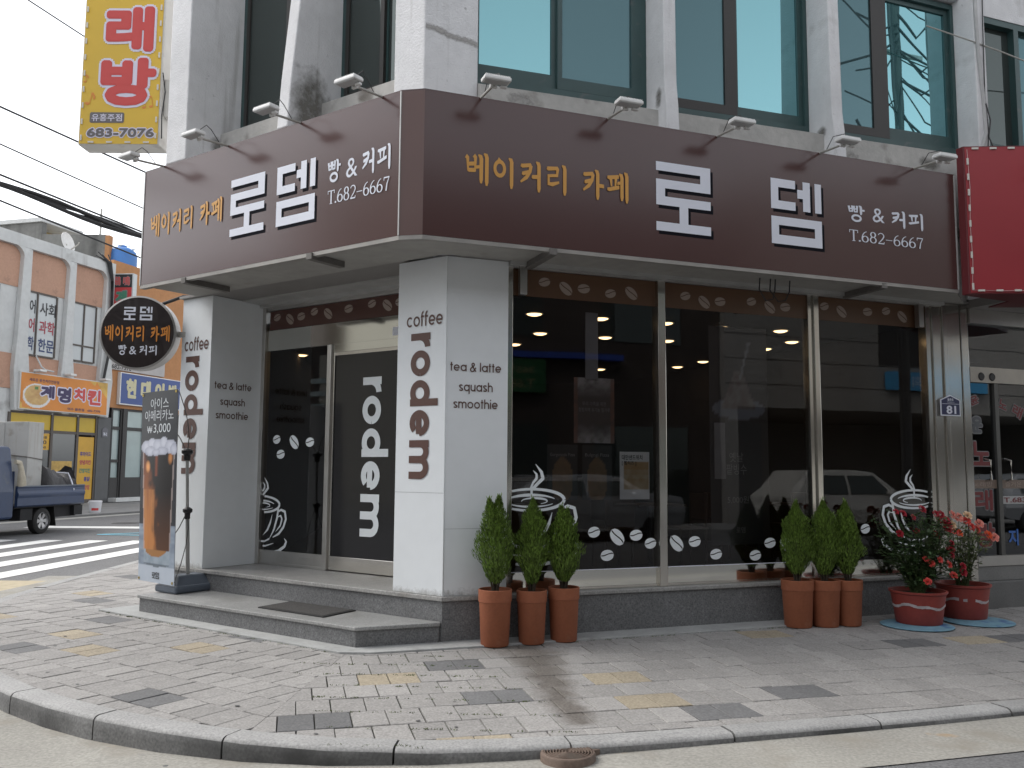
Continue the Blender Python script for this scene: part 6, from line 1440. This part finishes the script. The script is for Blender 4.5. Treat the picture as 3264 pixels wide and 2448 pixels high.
for i in range(len(st) - 1):
    for k in range(6): cb.f.append([i * 6 + k, i * 6 + (k + 1) % 6, i * 6 + 6 + (k + 1) % 6, i * 6 + 6 + k]); cb.m.append(0); cb.s.append(False)
cb.f += [[0, 1, 2, 3, 4, 5], [24, 25, 26, 27, 28, 29]]; cb.m += [0, 0]; cb.s += [False, False]
cb.build("cab", tblue, tr_, bev=.05, merge=True)
MB().add([TK.p(-1.75, .018, 1.16), TK.p(-2.35, .018, 1.16), TK.p(-2.1, -.06, 1.85), TK.p(-1.75, -.06, 1.85)], [[0, 1, 2, 3]]).build("side_window", darkglass, tr_)
MB().add([TK.p(-2.62, -.05, 1.22), TK.p(-2.62, -1.57, 1.22), TK.p(-2.26, -1.5, 1.92), TK.p(-2.26, -.12, 1.92)], [[0, 1, 2, 3]]).build("windscreen", darkglass, tr_)
for d in (-.12, -1.5): MB().box(TK, -2.76, -2.72, d - .12, d + .08, .72, .92).build("headlight", lampl, tr_)
rimm = M("alloy_rim", (.42, .42, .43), .35, .7, nz=(5, .1))
def wheel(u, d):
    c = TK.p(u, d, .30)
    o = MB().lathe(c, [(.19, -.10), (.27, -.10), (.30, -.07), (.305, .0), (.30, .07), (.27, .095), (.20, .10), (.19, .06), (.185, .0)], 32, axis=TK.n, caps=False).build("wheel", rubber, tr_)
    b = MB().lathe(c, [(.001, .045), (.05, .05), (.055, .06), (.001, .065)], 16, axis=TK.n); b.lathe(c, [(.18, .04), (.20, .09), (.19, .098), (.17, .05)], 32, axis=TK.n, caps=False)
    for k in range(6):
        a = k * pi / 3; e = TK.u * cos(a) + Vector((0, 0, 1)) * sin(a); sd_ = TK.u * -sin(a) + Vector((0, 0, 1)) * cos(a); n_ = TK.n
        p0, p1 = c + e * .04 + n_ * .06, c + e * .18 + n_ * .07; b.add([p0 - sd_ * .025, p0 + sd_ * .025, p1 + sd_ * .055, p1 - sd_ * .055], [[0, 1, 2, 3]])
    b.build("rim", rimm, o); MB().lathe(c, [(.001, .02), (.185, .02)], 24, axis=TK.n).build("brake_shadow", dchas, o)
for u in (0, -2.25):
    for d in (-.12, -1.50): wheel(u, d)
MB().add([TK.p(.36, -.02, .62), TK.p(.40, -.25, .62), TK.p(.50, -.25, .16), TK.p(.46, -.02, .16), TK.p(.375, -.02, .62), TK.p(.415, -.25, .62), TK.p(.515, -.25, .16), TK.p(.475, -.02, .16)], [[0, 1, 2, 3], [7, 6, 5, 4], [0, 3, 7, 4], [3, 2, 6, 7], [1, 5, 6, 2]]).build("mud_flap", rubber, tr_)
cbt = thing("metal_cabinet", TK.p(-.3, -.6, .685), "tall weathered white metal cabinet standing in the pickup bed behind the cab", "cabinet")
wst = M("weathered_white_metal", (.42, .42, .41), .6, nz=[(2, .1)], nz2=[(3, (.27, .25, .22), .56, .72), (8, (.30, .14, .06), .70, .78)], streak=(5, (.28, .22, .17), .62, .78))
MB().box(TK, -.28, .24, -1.50, -.30, .685, 2.60).build("body", wst, cbt, bev=.012); MB().box(TK, -.295, -.28, -1.46, -.92, .72, 2.57).build("door", wst, cbt, bev=.006)
MB().tube([TK.p(-.31, -1.5, 1.9), TK.p(-.31, -.285, 1.78), TK.p(.25, -.285, 1.72), TK.p(.26, -1.5, 1.7)], .012, 6).build("rope", M("rope", (.14, .13, .12), .9), cbt)
bd = thing("rolled_tarp", TK.p(.9, -.5, .685), "dark rolled tarpaulin tied with a white strap in the pickup bed", "tarpaulin")
tarp = M("dark_tarpaulin", (.035, .033, .036), .55, nz=(3, .2), bump=(9, .6, .03)); mb = MB(); P = []
cols_ = 18
for i in range(cols_ + 1):
    t_ = i / cols_; u = .26 + 1.55 * t_ ; hgt = .43 + .09 * sin(t_ * 7.5 + .6) + .05 * sin(t_ * 17); pin = 1 - .22 * math.exp(-((t_ - .55) / .07) ** 2); e_ = min(1, t_ / .08, (1 - t_) / .06) ** .5 if 0 < t_ < 1 else .02
    for k in range(12):
        a = 2 * pi * k / 12; P.append(TK.p(min(u, 1.37) if t_ < 1 else 1.38, -.50 + cos(a) * .36 * e_ * pin, 1.02 + (sin(a) * hgt + .06 * sin(k * 2.1 + i)) * e_ * pin))
mb.sm = True; mb.add(P, [[i * 12 + k, i * 12 + (k + 1) % 12, i * 12 + 12 + (k + 1) % 12, i * 12 + 12 + k] for i in range(cols_) for k in range(12)]); mb.build("roll", tarp, bd)
MB().tube([TK.p(.98, -.45, 1.42), TK.p(1.08, -.2, 1.40), TK.p(1.10, -.11, 1.2), TK.p(1.03, -.0, 1.05), TK.p(.96, .06, 1.0)], .018, 6).build("strap", vinylw, bd)
gy = thing("grey_sack", TK.p(.5, -1.3, .685), "pale grey sack behind the rolled tarpaulin in the pickup bed", "sack"); MB().ell(TK.p(.55, -1.25, 1.20), .34, .26, .52, 0, 16, 10, .05).build("body", M("grey_sackcloth", (.22, .22, .24), .8, nz=(5, .15)), gy)
rg = thing("tied_cloth", TK.p(-.95, .05, 1.0), "pale beige cloth tied to the front corner of the pickup bed", "cloth"); mb = MB()
mb.tube([TK.p(-1.10, .03, 1.66), TK.p(-1.0, .06, 1.64), TK.p(-.95, .07, 1.5), TK.p(-.92, .07, 1.3), TK.p(-.88, .05, 1.14)], [.05, .06, .06, .09, .10], 10); mb.build("cloth", M("beige_rag", (.46, .42, .34), .9, nz=(8, .15), bump=(15, 1, .02)), rg)

# ================================================================== THE OTHER SIDE OF THE STREET (seen in the glass)
opp = thing("stone_clad_building", R.p(15, 13.5, 0), "grey stone clad building with an open garage, seen only reflected in the cafe glass", "building")
RO = Fr(R.p(0, 13, 0), tuple(-R.n))       # faces the cafe; u runs the other way
gst = M("stone_cladding", (.30, .285, .26), .7, nz=[(.6, .12), (9, .1)]); inw = M("garage_dark", (.03, .03, .03), .9)
mb = MB(); mb.box(RO, -34, -10.6, -7, 0, 3.33, 9.5); mb.box(RO, -34, -26, -7, 0, 0, 3.33); mb.box(RO, -11.0, -10.6, -7, 0, 0, 3.33); mb.box(RO, -26, -11, -7, -6.8, 0, 3.33); mb.build("wall", gst, opp)
for k in range(5): MB().box(RO, -34, -10.6, .0, .012, 4.0 + k * .72, 4.012 + k * .72).build("cladding_joint", inw, opp)
MB().box(RO, -18.3, -16.14, .005, .03, 4.77, 6.0).build("window", darkfr, opp)
o2 = thing("brown_shop_building", R.p(0, 14, 0), "dark brown tiled shop building across the street, seen only reflected in the cafe glass", "building")
dbr = M("dark_brown_tile", (.06, .045, .038), .6, nz=[(.7, .25), (6, .15)]); MB().box(RO, -10.55, 20, -7, -.2, 0, 8.6).build("wall", dbr, o2)
for k in range(6): MB().box(RO, -9.5 + k * 4.2, -6.6 + k * 4.2, -.2, -.17, .3 if k % 2 else .1, 2.7).build("shop_window", darkglass, o2); MB().box(RO, -9.3 + k * 4.2, -6.8 + k * 4.2, -.2, -.17, 5.0, 6.6).build("window", darkglass, o2)
s1 = thing("blue_shop_sign", R.p(17.5, 12.9, 4), "light blue shop sign across the street, seen reflected in the right cafe pane", "sign"); MB().box(RO, -20.2, -16.33, .03, .22, 4.0, 4.55).build("casing", M("sky_blue_sign", (.06, .36, .66), .45), s1)
word("대일상회", lambda a, b_, e=0: RO.p(a, .225 + e, b_), (-18.9, -17.2, 4.1, 4.42)).build("lettering", vinylw, s1)
s2 = thing("green_shop_sign", R.p(4.5, 12.9, 3.5), "green shop sign across the street, reflected at the left edge of the cafe glass", "sign"); MB().box(RO, -5.1, -1.2, -.2, .1, 3.5, 4.40).build("casing", M("green_sign", (.02, .10, .035), .45), s2)
word("365일", lambda a, b_, e=0: RO.p(a, .105 + e, b_), (-4.78, -3.9, 3.97, 4.20), .03).build("lettering", M("dim_cream_vinyl", (.20, .20, .10), .5), s2); word("T.685", lambda a, b_, e=0: RO.p(a, .105 + e, b_), (-4.8, -3.9, 3.6, 3.84), .03).build("lettering", MATS["dim_cream_vinyl"], s2)
MB().box(RO, -7.3, -1.0, -.2, .15, 4.42, 4.58).build("awning_rail", M("blue_awning", (.03, .07, .36), .5), None, "long blue awning rail across the street above the green sign", "awning rail")
mb = MB(); mb.prism([R.p(-60, 11, -.3), R.p(60, 11, -.3), R.p(60, 20, -.3), R.p(-60, 20, -.3)], [R.p(-60, 11, .06), R.p(60, 11, .06), R.p(60, 20, .06), R.p(-60, 20, .06)]); mb.build("opposite_pavement", M("far_paving", (.27, .27, .265)), kind="structure")
def car(u0, d0, col, label, grp, ln=4.1, ht=1.62):
    F_ = Fr(R.p(u0, d0, -.05), tuple(-R.n)); c = thing("parked_car", F_.p(0, 0, 0), label, "car", grp)      # u_ towards the rear in RO sense, front at -u
    S_ = [(-2.05, .45, .78), (-1.98, .35, .98), (-1.15, .32, 1.08), (-.55, .32, ht - .06), (.0, .32, ht), (1.4, .32, ht - .03), (1.85, .34, 1.15), (2.05, .42, .95)]
    b = MB(); W_ = .86
    for u, z0, z1 in S_:
        zb_ = min(z1, 1.0); tin = .0 if z1 < 1.12 else .16
        b.v += [F_.p(u, W_ - .06, z0), F_.p(u, W_, .65), F_.p(u, W_ - .03, zb_), F_.p(u, W_ - .05 - tin, z1), F_.p(u, -W_ + .05 + tin, z1), F_.p(u, -W_ + .03, zb_), F_.p(u, -W_, .65), F_.p(u, -W_ + .06, z0)]
    n_ = len(S_)
    for i in range(n_ - 1):
        for k in range(8): b.f.append([i * 8 + k, i * 8 + (k + 1) % 8, i * 8 + 8 + (k + 1) % 8, i * 8 + 8 + k]); b.m.append(0); b.s.append(False)
    b.f += [list(range(8)), list(range(n_ * 8 - 8, n_ * 8))]; b.m += [0, 0]; b.s += [False, False]
    b.build("body", col, c, bev=.05, merge=True)
    for s_ in (1, -1):
        for a, b_ in ((-.92, .30), (.38, 1.45)):
            MB().add([F_.p(a, s_ * .845, 1.03), F_.p(b_, s_ * .845, 1.03), F_.p(b_ - (.0 if b_ < 1 else .0), s_ * .70, ht - .14), F_.p(a + (.42 if a < 0 else .0), s_ * .70, ht - .14)], [[0, 1, 2, 3]]).build("side_window", darkglass, c)
        MB().box(F_, -2.06, -1.86, s_ * .58 - .16, s_ * .58 + .16, .78, .92).build("headlight", lampl, c); MB().ell(F_.p(-.75, s_ * .98, 1.05), .12, .09, .09, 0, 10, 6).build("door_mirror", col, c)
        for u in (-1.3, 1.25):
            o = MB().lathe(F_.p(u, s_ * .74, .31), [(.20, -.1), (.30, -.1), (.315, 0), (.30, .1), (.20, .1)], 26, axis=F_.n).build("wheel", rubber, c); MB().lathe(F_.p(u, s_ * .74, .31), [(.001, .09 * s_), (.2, .095 * s_)], 20, axis=F_.n).build("rim", rimm, o)
    MB().add([F_.p(-1.12, .74, 1.10), F_.p(-1.12, -.74, 1.10), F_.p(-.57, -.64, ht - .10), F_.p(-.57, .64, ht - .10)], [[0, 1, 2, 3]]).build("windscreen", darkglass, c)
carw = M("cream_car_paint", (.62, .60, .55), .3, coat=.5); cars = M("silver_car_paint", (.38, .39, .40), .35, .4, coat=.5)
car(11.9, 10.1, carw, "cream boxy small car parked across the street, reflected in the right cafe pane", "cars parked across the street"); car(4.9, 10.1, cars, "silver car parked across the street, reflected low in the left cafe pane", "cars parked across the street", ht=1.48)
car(18.6, 10.1, cars, "silver car parked across the street, reflected in the karaoke door", "cars parked across the street", ht=1.55)
up_ = thing("utility_pole", R.p(15.4, 11.3, 0), "concrete utility pole with tangled cables across the street, reflected in the upper right window", "utility pole")
MB().tube([R.p(15.4, 11.3, 0), R.p(15.4, 11.3, 16)], [.17, .11], 14).build("pole", M("dark_pole_concrete", (.09, .09, .088), .9, nz=(3, .15)), up_); MB().tube([R.p(15.2, 11.1, 0), R.p(15.12, 11.1, 6), R.p(15.3, 11.1, 9), R.p(15.05, 11.1, 12.5), R.p(15.0, 11.1, 16)], .075, 8).build("riser_cable", wire, up_); mb = MB(); rr_ = random.Random(12)
for k in range(44):
    z = rr_.uniform(7.0, 15.5); u1 = rr_.choice((-1, 1)) * rr_.uniform(.8, 2.6); mb.tube([R.p(15.4, 11.2, z), R.p(15.4 + u1 * .4, 11.0, z - rr_.uniform(.3, 1.2)), R.p(15.4 + u1, 11.1, z + rr_.uniform(-1.5, .8))], rr_.uniform(.015, .04), 5)
mb.build("cable_tangle", wire, up_); MB().box(R, 14.5, 16.3, 11.25, 11.35, 13.6, 13.72).build("cross_arm", armm, up_)
lft = thing("pale_louvred_building", L.p(-20, 17, 0), "pale building with louvre strips across the side street, seen only reflected in the cafe door", "building")
LO = Fr(L.p(0, 17, 0), tuple(-L.n)); MB().box(LO, 12.5, 20.1, -7, 0, 0, 12.4).box(LO, 20.1, 21.6, -7, -.02, 0, 6.1).build("wall", M("cream_render", (.50, .47, .40), .85, nz=(1, .08)), lft)
for k in range(5): MB().box(LO, 21.15, 22.2, .02, .06, 2.85 + k * .52, 3.05 + k * .52).build("louvre", palegl, lft)
MB().box(LO, 21.6, 30, -7, -.3, 0, 9.6).build("wing", dbr, lft); MB().box(LO, 2, 12.4, -7, -.4, 0, 5.2).build("annex", dbr, lft)
